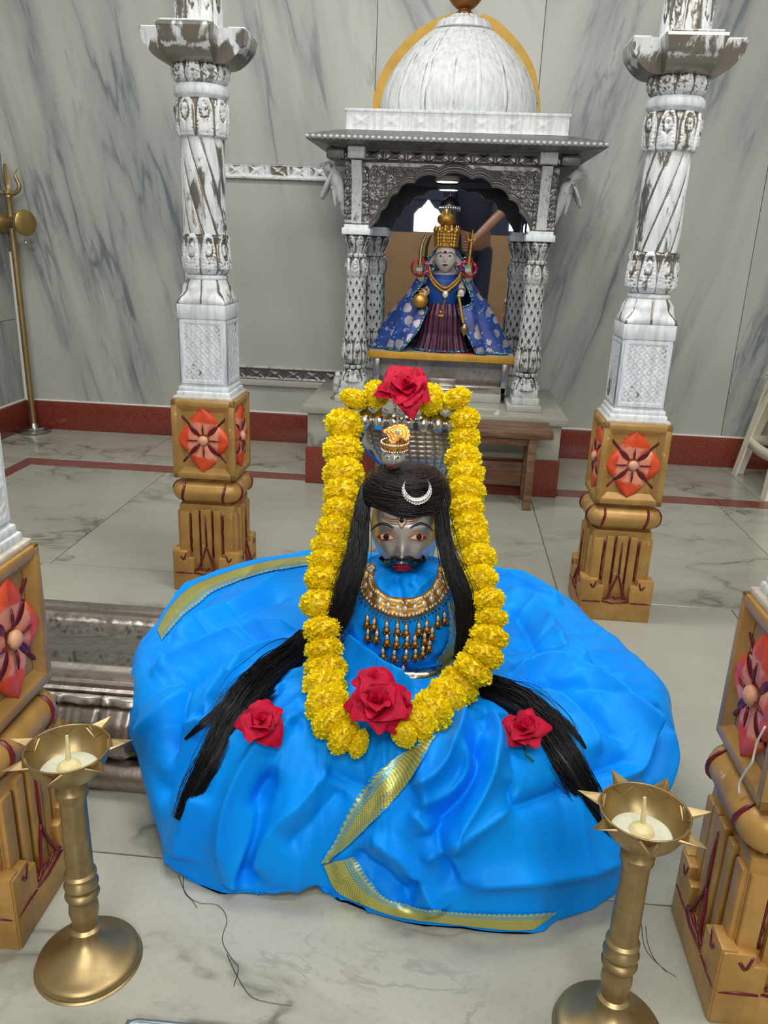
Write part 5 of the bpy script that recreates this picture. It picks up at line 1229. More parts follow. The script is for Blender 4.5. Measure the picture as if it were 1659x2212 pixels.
drops = [(797, 1328), (815, 1334), (838, 1340), (858, 1344), (880, 1346), (902, 1343), (922, 1338), (940, 1330), (954, 1322), (798, 1356), (820, 1358), (838, 1366), (858, 1370), (878, 1371), (897, 1368), (915, 1362), (932, 1352), (832, 1394), (854, 1397), (876, 1398), (896, 1395), (912, 1390), (928, 1376), (874, 1428)]
for (x, y) in drops:
    p, nn = px_on(x, y, .0065)
    if p is None: p, nn = hit(bvS, x, y); p = p+nn*.0065
    o = link('drop', d_m, nk); o.location = Vector(p-np.array(nk.location)); o.rotation_euler = (-.12, random.uniform(-.06, .06), random.uniform(-.2, .2)); o.scale = (1.08, 1.08, 1.1)
    link('stone', ds_m, o); link('bead_cluster', db_m, o)
# ================================================================== SHRINE
SY = 2.93
sh = thing('silver_shrine', 'carved silver shrine with cusped arch and white-painted dome against the wall', 'shrine', (-.03, 3.1, .312))
def col_part(name, x, y, prof, n, disp, mat, m):
    o = disp_lathe(name, sh, prof, n, disp, mat, m=m); return o
def column(x, y, first=[]):
    """scaled column in pieces; later columns share the first one's meshes"""
    if not first:
        z = 0
        specs = [('base_bell', [(.05, .05), (.047, .06), (.036, .085), (.03, .095)], 64, leafy(8, .004), 24), ('bead_ring', [(.026, .093), (.034, .097), (.035, .103), (.034, .109), (.026, .113)], 72, beads(10, .004), 14),
                 ('vase', [(.026, .112), (.036, .116), (.043, .135), (.042, .165), (.037, .19), (.042, .2), (.03, .204)], 96, leafy(8, .005), 40), ('scaled_shaft', [(.036, .2), (.035, .26), (.033, .33), (.03, .42)], 96, scales(9, 9, .0045), 110),
                 ('upper_vase', [(.028, .41), (.033, .42), (.037, .44), (.035, .465), (.028, .48)], 84, leafy(6, .006), 34), ('neck_ring', [(.024, .478), (.03, .482), (.031, .49), (.026, .496)], 60, beads(10, .003), 12), ('capital', [(.026, .494), (.03, .51), (.04, .53), (.044, .545), (.04, .555)], 64, leafy(8, .004), 24)]
        for nm, pr, n, d, m_ in specs:
            o = disp_lathe(nm, sh, pr, n, d, 'shrine_silver', m=m_); first.append(o.data); o.location = Vector((x, y, .312))-sh.location
            o.name = nm
        mm = MB(); mm.box((0, 0, .012), (.098, .098, .024), .002); mm.box((0, 0, .037), (.086, .086, .03), .004); V, Fc = mm.out(); first.append(mesh('column_foot', V, Fc, 'shrine_silver', sharp=35)); mm = MB(); mm.box((0, 0, .566), (.098, .098, .022), .003); mm.box((0, 0, .582), (.084, .084, .012), .002); V, Fc = mm.out(); first.append(mesh('abacus', V, Fc, 'silver_white', sharp=35))
        todo = first[-2:]
    else: todo = first
    for me in todo: o = link(me.name.split('.')[0], me, sh); o.location = Vector((x, y, .312))-sh.location
for (x, y) in ((.28, SY), (-.345, SY), (-.315, 3.29), (.25, 3.29)): column(x, y)
# cusped arch panel with carved spandrels
ap = [(800, 500), (806, 486), (815, 466), (832, 452), (840, 434), (856, 418), (868, 402), (890, 392), (902, 380), (932, 373), (958, 379), (984, 373), (1012, 380), (1040, 386), (1054, 398), (1082, 404), (1096, 420), (1112, 432), (1120, 450), (1132, 466), (1138, 486), (1146, 506)]
tips = [(800, 505), (818, 478), (838, 448), (860, 418), (895, 396), (948, 384), (1020, 388), (1064, 406), (1100, 432), (1122, 460), (1146, 508)]; ap = []
for (a, b), (c, d) in zip(tips[:-1], tips[1:]):
    mx, my = (a+c)/2-985, (b+d)/2-500; L_ = math.hypot(mx, my); bul = 13
    for f in np.linspace(0, 1, 9)[:-1]: q = math.sin(f*PI)**.7*bul; ap.append((a+(c-a)*f+mx/L_*q*.5, b+(d-b)*f+my/L_*q))
ap.append(tips[-1]); AP = np.array([ony(*p, SY) for p in ap]); AP = AP[np.argsort(AP[:, 0])]
nx, nz = 260, 60; xs = np.linspace(-.39, .325, nx); za = np.interp(xs, AP[:, 0], AP[:, 2], left=.885, right=.885); za = np.where((xs < AP[0, 0]) | (xs > AP[-1, 0]), .884, za); ZT = 1.10
U, Fv = np.meshgrid(xs, np.linspace(0, 1, nz), indexing='ij'); Z = za[:, None]+(ZT-za[:, None])*Fv; dd = Z-za[:, None]
p1 = np.sin(U*230+3.4*np.sin(Z*120))*np.sin(Z*230+3.4*np.sin(U*110)); p2 = np.sin(U*120+Z*160)*np.sin(Z*140-U*90+1.3); hh = .5+.5*np.clip(p1*1.6+p2*.8, -1, 1)
edge = np.exp(-((dd-.006)/.006)**2)+.8*np.exp(-((dd-.022)/.004)**2); fl_ = np.where(Z > 1.085, .6, hh*.9); fl_ = np.where(dd < .028, edge, fl_); hg = fl_*.007
N = nx*nz; G = np.stack([U, SY-.022-hg, Z], -1).reshape(-1, 3); B = np.stack([U, np.full_like(U, SY+.02), Z], -1).reshape(-1, 3); Fc = gridf(nx, nz).tolist()+[[q+N for q in f][::-1] for f in gridf(nx, nz).tolist()]; rim = [i*nz for i in range(nx)]+[(nx-1)*nz+j for j in range(1, nz)]+[i*nz+nz-1 for i in range(nx-2, -1, -1)]+[j for j in range(nz-2, 0, -1)]
Fc += [[rim[i], rim[(i+1) % len(rim)], rim[(i+1) % len(rim)]+N, rim[i]+N] for i in range(len(rim))]
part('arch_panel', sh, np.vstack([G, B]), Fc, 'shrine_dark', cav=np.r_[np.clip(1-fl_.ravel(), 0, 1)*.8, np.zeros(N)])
bx('side_arch', sh, (-.375, 2.97, .9), (-.355, 3.3, 1.1), 'shrine_dark'); bx('side_arch', sh, (.288, 2.97, .9), (.308, 3.3, 1.1), 'shrine_dark')
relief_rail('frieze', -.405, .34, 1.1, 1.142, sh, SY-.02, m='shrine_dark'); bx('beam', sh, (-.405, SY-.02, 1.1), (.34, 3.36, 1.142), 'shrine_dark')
# sloping eave with a beaded edge
ev = [(-.5, 2.775, 1.152), (.452, 2.775, 1.152), (.452, YB-.002, 1.152), (-.5, YB-.002, 1.152), (-.405, 2.87, 1.138), (.352, 2.87, 1.138), (.352, YB-.002, 1.138), (-.405, YB-.002, 1.138), (-.5, 2.775, 1.166), (.452, 2.775, 1.166), (.452, YB-.002, 1.166), (-.5, YB-.002, 1.166), (-.41, 2.86, 1.19), (.355, 2.86, 1.19), (.355, YB-.002, 1.19), (-.41, YB-.002, 1.19)]
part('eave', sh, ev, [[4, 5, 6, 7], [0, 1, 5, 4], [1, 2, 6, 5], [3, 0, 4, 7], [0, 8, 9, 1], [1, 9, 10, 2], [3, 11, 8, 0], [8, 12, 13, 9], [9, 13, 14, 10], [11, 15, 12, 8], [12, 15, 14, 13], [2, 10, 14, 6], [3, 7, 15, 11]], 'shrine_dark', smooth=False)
bd = MB(); bd.ball((0, 0, 0), .0062, 8, 0, (1.3, .8, 1)); v, f = bd.out(); bdm = mesh('eave_bead', v, f, 'shrine_silver')
for i in range(50): o = link('eave_bead', bdm, sh); o.location = Vector((-.495+i*.0192, 2.773, 1.159))-sh.location
for x in (-.345, .28): bx('beam_end', sh, (x-.028, SY-.09, 1.104), (x+.028, SY, 1.142), 'shrine_silver', .003)
# brackets: front struts over the columns and parrot brackets at the sides
for x in (-.345, .28):
    P = [(SY-.025, .898), (SY-.042, .905), (SY-.04, .95), (SY-.05, .99), (SY-.05, 1.04), (SY-.066, 1.07), (SY-.074, 1.1), (SY-.02, 1.1), (SY-.02, .898)]; V, Fc = prism(P, x-.017, x+.017, 0); part('front_bracket', sh, V, Fc, 'shrine_silver', sharp=30)
for x, s in ((-.345, -1), (.28, 1)):
    br = None
    core_ = spl([(x+s*.03, SY, .9), (x+s*.045, SY-.004, .945), (x+s*.06, SY-.008, .99), (x+s*.078, SY-.012, 1.04), (x+s*.1, SY-.016, 1.075), (x+s*.118, SY-.02, 1.088)], 30); V, Fc = tubevf(core_, np.interp(np.linspace(0, 1, 30), [0, .3, .6, .8, .9, 1], [.008, .016, .026, .02, .019, .008]), 16); br = part('parrot_bracket', sh, V, Fc, 'shrine_silver')
    for k_ in (-1, 1):
        V, Fc, _ = petal_patch(.085, .016, .01); V = V @ ry(PI/2+.45*(-s)).T; V = V+np.array([x+s*.088, SY-.008+k_*.02-.012, 1.055]); part('wing', br, V, Fc, 'shrine_silver')
    V, Fc = tubevf(spl([(x+s*.118, SY-.02, 1.088), (x+s*.13, SY-.022, 1.083), (x+s*.132, SY-.023, 1.07)], 8), [.007, .006, .005, .0045, .004, .003, .002, .001], 8); part('beak', br, V, Fc, 'shrine_silver')
    V, Fc = tubevf(spl([(x+s*.085, SY-.02, 1.02), (x+s*.08, SY-.024, .985), (x+s*.075, SY-.02, .955)], 10), np.linspace(.012, .003, 10), 8); part('tail', br, V, Fc, 'shrine_silver')
    bx('eave_block', sh, (x+s*.075-.03, SY-.05, 1.105), (x+s*.075+.03, SY+.05, 1.138), 'shrine_dark', .004)
# parapet and dome
relief_rail('parapet', -.385, .335, 1.192, 1.248, sh, 2.875, m='dome_white', amp=.3); bx('parapet_block', sh, (-.385, 2.875, 1.188), (.335, YB-.002, 1.248), 'dome_white', .002); bx('parapet_cap', sh, (-.39, 2.868, 1.246), (.34, YB-.002, 1.256), 'dome_white', .002)
def ribs(TH, T, Z):
    a = np.abs(((TH*18/(2*PI)+.3) % 1-.5)*2); return (.0075*np.exp(-(a/.09)**2)+.004*np.sqrt(np.clip(1-(1-a)**2, 0, 1)))*np.sin(np.clip(T*1.05, 0, 1)*PI)**.4, np.exp(-((a-.2)/.09)**2)*.8
DX, DY = -.022, 3.105
dome = disp_lathe('dome', sh, spl([(.262, 1.254), (.268, 1.29), (.258, 1.34), (.23, 1.4), (.184, 1.46), (.132, 1.508), (.09, 1.537), (.07, 1.545)], 60).tolist(), 300, ribs, 'dome_white', m=80); dome.location = Vector((DX, DY, 0))-sh.location; dome.scale = (1, .84, 1)
o = disp_lathe('lotus_cap', sh, [(.098, 1.531), (.092, 1.543), (.08, 1.558), (.05, 1.568), (.04, 1.578), (.028, 1.58)], 120, leafy(16, .006), 'dome_white', m=26); o.location = Vector((DX, DY, 0))-sh.location
o = disp_lathe('finial', sh, spl([(.026, 1.578), (.03, 1.585), (.02, 1.594), (.034, 1.604), (.05, 1.622), (.055, 1.642), (.05, 1.66), (.03, 1.676), (.018, 1.686), (.026, 1.697), (.012, 1.72), (.004, 1.75)], 50).tolist(), 96, lambda TH, T, Z: (.004*np.abs(np.cos(TH*8))*np.exp(-((Z-1.642)/.022)**2), 0*TH), 'kalash_bronze', m=60); o.location = Vector((DX, DY, 0))-sh.location
# inside: mirrors, ceiling, lamp, board
mir = bx('back_mirror', sh, (-.32, 3.33, .33), (.258, 3.336, 1.1), 'mirror_glass', 0); bx('side_mirror', sh, (-.322, 3.05, .46), (-.316, 3.33, 1.1), 'mirror_glass', 0); bx('side_mirror', sh, (.256, 3.05, .46), (.262, 3.33, 1.1), 'mirror_glass', 0)
bx('mirror_edge', sh, (.246, 3.318, .46), (.252, 3.331, 1.06), 'dark_plastic', .001)
bx('inner_ceiling', sh, (-.36, 2.96, 1.076), (.3, 3.34, 1.1), 'navy_cloth', 0)
m = MB(); m.lathe([(.002, 0), (.042, 0), (.044, .006), (.042, .018), (.002, .018)], 40, (-.047, 3.1, 1.058)); lampo = m.build('lamp_housing', sh, 'cream_plastic'); m = MB(); m.lathe([(.001, -.001), (.036, -.001), (.037, .003), (.001, .003)], 40, (-.047, 3.1, 1.058)); m.build('diffuser', lampo, 'led_white')
bl = bx('altar_board', sh, (-.30, 2.99, .445), (.238, 3.33, .464), 'marble_white', .001); bx('gold_edge', bl, (-.302, 2.983, .441), (.24, 2.9905, .466), 'gold_edge', .001)
bx('lower_panel', sh, (-.26, 3.1, .325), (.2, 3.106, .441), 'silver_old', 0); bx('silver_skirting', sh, (-.28, 3.0, .325), (.215, 3.03, .35), 'silver_bright', .002)
for x in (-.27, .208): bx('board_leg', sh, (x-.012, 3.0, .325), (x+.012, 3.1, .442), 'silver_bright', .002)
# flat painted gold arch on the wall round the dome
def halo():
    pi_ = [(838, 245), (838, 215), (850, 180), (872, 140), (905, 100), (945, 70), (985, 45)]; po = [(803, 245), (808, 205), (825, 155), (858, 105), (900, 65), (940, 42), (975, 28)]
    qi = [(1030, 48), (1060, 72), (1095, 100), (1128, 140), (1150, 185), (1160, 225), (1163, 262)]; qo = [(1042, 28), (1075, 45), (1112, 80), (1140, 118), (1158, 160), (1166, 215), (1168, 262)]
    for a, b in ((pi_, po), (qi, qo)):
        n = 50; A_ = np.array([ony(*p, YB-.001) for p in spl(a, n)]); B_ = np.array([ony(*p, YB-.001) for p in spl(b, n)]); jit = rng.normal(0, .003, (n, 1))*np.array([1, 0, 1]); A_ = A_+jit
        V = np.concatenate([np.stack([A_, (A_+B_)/2-np.array([0, .001, 0]), B_], 1).reshape(-1, 3)]); o = part('painted_arch', wb, V, gridf(n, 3), 'yellow_paint')
halo()
# small silver umbrella hanging over the goddess, and the low silver stool in front
GY = 3.12
def gp(px, py, dy=0.): return ony(px, py, GY+dy)
c = gp(972, 440, .1); ch = thing('silver_umbrella', 'little silver ceremonial umbrella hanging above the gold crown', 'umbrella', tuple(c)); m = MB(); m.lathe([(.038, -.012), (.04, -.008), (.03, .008), (.012, .02), (.003, .026), (.003, .034), (.0, .035)], 36); m.build('dome', ch, 'silver_bright', False)
m = MB()
for i in range(26): a = i/26*2*PI; m.ball((.039*math.cos(a), .039*math.sin(a), -.016), .0028, 6)
m.build('bead_fringe', ch, 'pearl', False); m = MB(); m.tube([(0, 0, .03), (0, 0, 1.074-c[2])], .001, 6); m.build('hanging_wire', ch, 'steel', False)
c = ony(955, 812, 2.97); ss_ = thing('silver_stool', 'tiny silver low stool on the marble step under the altar board', 'stool', (c[0], 2.94, .29)); m = MB(); m.box((0, 0, .055), (.105, .06, .012), .003); m.build('seat', ss_, 'silver_bright', False)
m = MB(); m.box((0, -.028, .04), (.095, .004, .018), .001); m.build('front_rail', ss_, 'silver_old', False); m = MB(); m.box((0, .028, .075), (.1, .004, .028), .001); m.build('back_rail', ss_, 'silver_old', False)
for sx in (-1, 1):
    for sy in (-1, 1): m = MB(); m.lathe([(.006, 0), (.008, .006), (.004, .02), (.006, .035), (.005, .05)], 10, (sx*.046, sy*.025, 0)); m.build('leg', ss_, 'silver_bright', False)

# ================================================================== GODDESS STATUETTE
gx = -.04; gd = thing('goddess_statuette', 'white marble goddess figure in spangled blue robe standing in the shrine', 'statue', (gx, GY, .465))
def gface():
    c = gp(962, 556, -.035); a, b, cz = .0385, .04, .052; lam = np.linspace(-PI, PI, 90); lat = np.linspace(-1.5, 1.5, 80); LA, LO = np.meshgrid(lat, lam, indexing='ij'); x = a*np.cos(LA)*np.sin(LO); y = -b*np.cos(LA)*np.cos(LO); z = cz*np.sin(LA); x = x*(1-.15*smooth(-z/cz, .2, 1)); X, Z = x/a, (z/cz+1)/2; f = smooth(-y/b, 0, .5)
    g_ = lambda px, pz, sx, sz: np.exp(-((X-px)/sx)**2-((Z-pz)/sz)**2)
    y = y-f*(.008*np.exp(-(X/.16)**2)*smooth(Z, .33, .4)*(1-smooth(Z, .5, .8))+.003*g_(0, .24, .28, .04)-.002*(g_(.42, .56, .22, .07)+g_(-.42, .56, .22, .07)))
    G = c+np.stack([x, y, z], -1); hd = part('head', gd, G.reshape(-1, 3), gridf(80, 90, flip=True), 'marble_skin'); bv = bvh_grid(G, False)
    for s in (-1, 1):
        ex, ey = 962+s*9.5, 553; blob('eye', hd, bv, [(ex-6, ey), (ex, ey-2.6), (ex+6, ey), (ex, ey+2.4)], .0004, .0006, 'eye_white', 16, 2); blob('iris', hd, bv, [(ex+2.2*math.cos(q), ey+2.2*math.sin(q)) for q in np.linspace(0, 6.28, 8, endpoint=False)], .0012, .0003, 'black_paint', 10, 2)
        stroke('eyebrow', hd, bv, [(ex-s*6, ey-5), (ex+s*1, ey-7.5), (ex+s*9, ey-4), (ex+s*11, ey+1)], [1.2, 2.2, 1.8, 1], .0005, .0004, 'black_paint', 10, 4)
        m = MB(); e = c+np.array([s*.041, .004, -.018]); m.ball(e, .006, 8); m.ball(e-np.array([0, 0, .011]), .0045, 8); m.build('earring', hd, 'gold')
    blob('forehead_dot', hd, bv, [(962+3.4*math.cos(q), 545+3.4*math.sin(q)) for q in np.linspace(0, 6.28, 8, endpoint=False)], .0006, .0005, 'maroon_paint', 10, 2); blob('lips', hd, bv, [(955, 572), (961, 570), (968, 572), (961, 575)], .0004, .0006, 'maroon_paint', 12, 2)
    m = MB(); m.ball(gp(966, 566, -.082), .0016, 6); m.build('nose_stud', hd, 'diamond')
    # crown
    b0 = c+np.array([0, .004, .036]); prof = [(.0405, 0), (.043, .002), (.042, .009), (.0405, .015), (.0425, .02), (.044, .037), (.0455, .052), (.043, .056), (.03, .054)]
    def cr(TH, T, Z): a_ = ((TH*12/(2*PI)) % 1-.5)*2; b_ = (T*6) % 1; return .0035*np.exp(-(a_**2+((b_-.5)*2)**2)*2)+.0018*np.cos(TH*24), np.clip(np.abs(a_)*.7, 0, 1)*.6
    cw = disp_lathe('crown', gd, prof, 120, cr, 'gold', m=50); cw.location = Vector(b0)-gd.location
    m = MB()
    for i in range(11): a_ = i/11*2*PI; m.lathe([(.009, -.006), (.0105, .002), (.006, .01), (.0008, .018)], 8, b0+np.array([.041*math.cos(a_), .041*math.sin(a_), .057]))
    m.build('crown_point', cw, 'gold') if 0 else None
    V, Fc = m.out(); part('crown_points', cw, V-np.array(cw.location)-np.array(gd.location), Fc, 'gold', False)
    tp = gp(964, 473, -.03); pol = spl([(0, 19), (7, 11), (16, 5), (17, -5), (10, -11), (0, -8), (-10, -11), (-17, -5), (-16, 5), (-7, 11)], 44, True)*.00183; vd = np.array([0, -1, 0]); k = len(pol); V = np.array([tp+np.array([p[0], -.003, p[1]]) for p in pol]+[tp+np.array([p[0], .003, p[1]]) for p in pol]+[tp+np.array([0, -.009, 0]), tp+np.array([0, .003, 0])])
    part('crown_crest', cw, V-np.array(cw.location)-np.array(gd.location), [[2*k, i, (i+1) % k] for i in range(k)]+[[2*k+1, k+(i+1) % k, k+i] for i in range(k)]+[[i, k+i, k+(i+1) % k, (i+1) % k] for i in range(k)], 'gold', False)
    m = MB(); m.tube([tp-np.array([0, 0, .014]), tp-np.array([0, 0, .05])], .004, 8); V, Fc = m.out(); part('crest_stem', cw, V-np.array(cw.location)-np.array(gd.location), Fc, 'gold', False)
gface()
# body: one mesh of torso, neck and four arms
m = MB(); m.lathe([(.05, .465), (.055, .6), (.05, .66), (.058, .7), (.052, .735), (.022, .75), (.02, .785)], 28, (gx, GY-.01, 0))
arms = {'sword': spl([gp(935, 600, 0), gp(918, 606, -.02), gp(907, 596, -.05), gp(906, 580, -.07)], 16), 'trident': spl([gp(990, 600, 0), gp(1004, 608, -.02), gp(1012, 598, -.05), gp(1011, 582, -.07)], 16), 'pot': spl([gp(935, 610, -.01), gp(922, 630, -.05), gp(915, 634, -.09)], 12), 'mace': spl([gp(990, 612, -.01), gp(998, 628, -.05), gp(996, 634, -.09)], 12)}
for a in arms.values(): m.tube(a, np.linspace(.017, .0105, len(a)), 10); m.ball(a[-1], .0125, 10, 0, (1, .8, 1.2))
for a in (arms['sword'], arms['trident'], arms['pot'], arms['mace']):
    for k_ in range(4): m.tube([a[-1]+np.array([-.008+.005*k_, -.006, .004]), a[-1]+np.array([-.008+.005*k_, -.016, .002]), a[-1]+np.array([-.008+.005*k_, -.014, -.008])], .0028, 6)
m.build('body', gd, 'marble_skin')
# blouse and pleated skirt
def lobed(prof, k, amp, cx, cy, sx, sy, n=120, mrow=40):
    P = np.asarray(prof, float); s = np.r_[0, np.cumsum(np.hypot(*np.diff(P, axis=0).T))]; t = np.linspace(0, s[-1], mrow); r = np.interp(t, s, P[:, 0]); z = np.interp(t, s, P[:, 1]); th = np.linspace(0, 2*PI, n, endpoint=False); R_ = r[:, None]*(1+amp*(1-np.abs(np.sin(th*k/2)))[None]*np.linspace(.4, 1, mrow)[:, None]*(1 if z[0] > z[-1] else 1)); return np.stack([cx+sx*R_*np.cos(th), cy+sy*R_*np.sin(th), np.repeat(z[:, None], n, 1)], -1)
G = lobed([(.052, .742), (.066, .72), (.07, .68), (.062, .63)], 8, .03, gx, GY-.012, 1, .9); part('blouse', gd, G.reshape(-1, 3), gridf(40, 120, False, True), 'choli_blue')
G = lobed([(.058, .64), (.07, .6), (.076, .53), (.092, .468)], 22, .16, gx+.008, GY-.03, 1, .75, 200); part('skirt', gd, G.reshape(-1, 3), gridf(40, 200, False, True), 'purple_silk')
V, Fc = tubevf(G[-1, :, :]+np.array([0, 0, .003]), .004, 6, False, True); part('skirt_trim', gd, V, Fc, 'sequin_trim')
# robe: two panels sweeping from the shoulders round the back
def robe_half(s):
    nu, nv = 90, 70; u = np.linspace(0, 1, nu); v = np.linspace(0, 1, nv); U, Vv = np.meshgrid(u, v, indexing='ij'); z = .775-.308*Vv**1.02
    th0 = np.interp(Vv, [0, .2, .4, .5, .75, 1.], [.6, .75, .85, .36, .42, .55]); th = th0+U*(PI*1.0-th0); r = np.interp(Vv, [0, .1, .3, .6, 1], [.058, .085, .125, .19, .256]); fold_ = .018*Vv*np.sin(th*9+3*Vv+s)+.012*Vv*np.sin(th*17+1+2*s)+.006*np.sin(th*5-Vv*9)
    r = r+fold_; x = gx+.004+s*np.sin(th)*r; y = GY+.0-np.cos(th)*r*(.42+.16*(1-Vv))-.02*Vv*(1-U); y = np.clip(y, 2.99, 3.315); return np.stack([x, y, np.maximum(z, .467)], -1)
for s in (-1, 1):
    G = robe_half(s); rb = part('robe', gd, G.reshape(-1, 3), gridf(90, 70), 'robe_blue'); V, Fc = tubevf(G[0], .0048, 6); part('sequin_trim', rb, V, Fc, 'sequin_trim'); V, Fc = tubevf(G[:, -1]+np.array([0, -.002, .004]), .006, 6); part('sequin_trim', rb, V, Fc, 'sequin_trim')
# head scarf behind the head
P = spl([gp(912, 625, 0), gp(914, 585, .01), gp(935, 548, .015), gp(962, 530, .02), gp(988, 548, .015), gp(1012, 582, .01), gp(1014, 625, 0)], 40); V, Fc = tubevf(P, .0045, 6); part('scarf_trim', gd, V, Fc, 'sequin_trim')
C0 = gp(962, 600, .02); n = 40; V = np.vstack([np.stack([C0*(1-f)+P*f for f in (.0, .4, .8, 1.)], 1).reshape(-1, 3)]); part('head_scarf', gd, V+np.array([0, .01, 0]), gridf(n, 4), 'marble_skin')
# jewellery
for rr, zz in ((0, 0), (.011, -.007)):
    mb = MB(); P = spl([gp(927, 578, -.05), gp(932, 596, -.068), gp(945, 612, -.078), gp(962, 622, -.082), gp(978, 612, -.078), gp(992, 597, -.068), gp(996, 580, -.05)], 30)
    for p in P: mb.ball(p+np.array([0, -.002, -rr*1.2]), .0052, 8)
    mb.build('bead_necklace', gd, 'gold')
mb = MB(); mb.ball(gp(962, 636, -.09), .011, 14, 0, (1, .7, 1.25)); mb.build('white_pendant', gd, 'pearl'); mb = MB(); mb.tube([gp(962, 646, -.088), gp(955, 668, -.085)], .0025, 6); mb.ball(gp(952, 674, -.085), .0065, 8); mb.box(gp(952, 682, -.085), (.018, .006, .008), .001); mb.build('gold_tassel', gd, 'gold')
for k_, a in enumerate(('sword', 'trident')):
    for j in range(3):
        P = np.array([arms[a][-1]+np.array([.026*math.cos(q)*(1+.1*j), .004*j-.004+.01*math.sin(q*2), .026*math.sin(q)*(1+.08*j)+.002]) for q in np.linspace(0, 2*PI, 30, endpoint=False)]); V, Fc = tubevf(P, .0022, 6, False, True); part('red_bangle', gd, V, Fc, 'red_glass')
    mb = MB(); c = arms[a][max(0, len(arms[a])//2)]
    for j in range(4): mb.lathe([(.0125, 0), (.015, .002), (.0125, .004)], 14, arms[a][-1]+np.array([0, .012, -.026+.0055*j]))
    mb.build('gold_cuff', gd, 'gold')
for a in ('pot', 'mace'):
    mb = MB(); c = arms[a][-1]
    for j in range(3): mb.lathe([(.012, 0), (.015, .002), (.012, .004)], 14, c+np.array([0, .012, .002+.006*j]))
    mb.build('gold_cuff', gd, 'gold')
# what the four hands hold
h0 = arms['sword'][-1]; sw = thing('small_sword', 'curved gold sword held up by the goddess at her left as seen', 'sword', tuple(h0)); P = spl([h0+np.array([0, -.012, -.012]), gp(908, 560, -.075), gp(910, 535, -.07), gp(918, 512, -.065), gp(927, 500, -.06)], 24); n = 24; w = np.interp(np.linspace(0, 1, n), [0, .2, .7, 1], [.004, .0065, .0055, .0005]); V = np.stack([P+np.stack([w, 0*w, 0*w], -1), P+np.array([0, -.0016, 0]), P-np.stack([w, 0*w, 0*w], -1), P+np.array([0, .0016, 0])], 1).reshape(-1, 3); part('blade', sw, V, gridf(n, 4, False, True), 'brass'); mb = MB(); mb.lathe([(.004, -.02), (.005, -.012), (.004, .0), (.012, .006), (.004, .01)], 12, h0+np.array([0, -.01, 0])); mb.build('hilt', sw, 'gold')
h0 = arms['trident'][-1]; tr = thing('small_trident', 'little gold trident held up by the goddess at the right', 'trident', tuple(h0)); top = gp(1022, 497, -.07); d = top-h0; mb = MB(); mb.tube([h0-d*.12+np.array([0, -.012, 0]), h0+d*.72+np.array([0, -.008, 0])], .0042, 10); mb.build('shaft', tr, 'gold'); b0 = h0+d*.7; mb = MB(); mb.lathe([(.004, 0), (.008, .004), (.004, .009)], 10, b0); mb.lathe([(.003, 0), (.0055, .012), (.004, .024), (.0004, .04)], 8, b0+np.array([.002, 0, .004]))
for s in (-1, 1): mb.tube(spl([b0+np.array([0, 0, .006]), b0+np.array([s*.013, 0, .007]), b0+np.array([s*.014, 0, .02]), b0+np.array([s*.019, 0, .032])], 12), np.linspace(.0036, .001, 12), 8)
mb.build('prongs', tr, 'gold')
c = gp(908, 648, -.1); pot = thing('small_gold_pot', 'little round gold pot in the lower hand of the goddess', 'pot', tuple(c)); mb = MB(); mb.lathe(spl([(.004, -.027), (.018, -.024), (.027, -.01), (.0275, .004), (.02, .017), (.009, .022), (.008, .028), (.014, .033), (.012, .034)], 30).tolist(), 28, c); mb.build('body', pot, 'gold'); mb = MB(); mb.tube(spl([c+np.array([.016, -.004, .012]), c+np.array([.026, -.006, .026]), c+np.array([.028, -.006, .042])], 10), np.linspace(.006, .004, 10), 8); mb.build('spout', pot, 'gold')
a, b = gp(991, 640, -.1), gp(1003, 712, -.105); mc = thing('small_mace', 'small gold mace pointing down from the goddess hand', 'mace', tuple(b)); mb = MB(); mb.tube([a, b+(a-b)*.2], .0055, 10); mb.ball(a, .0085, 10); mb.build('handle', mc, 'gold'); mb = MB(); mb.lathe([(.001, -.026), (.004, -.02), (.009, -.014), (.015, -.004), (.015, .006), (.009, .014), (.006, .02)], 14, b); mb.build('mace_head', mc, 'brass')
# red flower lying at the front of the altar board
t = thing('tiny_red_flower', 'tiny red flower lying on the altar board before the goddess', 'flower', (gp(958, 758, -.1)[0], 3.02, .466))
for i in range(8): V, Fc, _ = petal_patch(.016, .007, .003); part('petal', t, (V @ ry(-.35).T) @ rz(i*PI/4+.2).T, Fc, 'rose_petal', False, uv=np.full((len(V), 2), .6))
bx('red_cloth', None, (-.09, 3.03, .4645), (.1, 3.2, .4665), 'red_paint', 0); tag(bpy.data.objects['red_cloth'], 'red cloth spread on the altar board under the goddess', 'cloth')
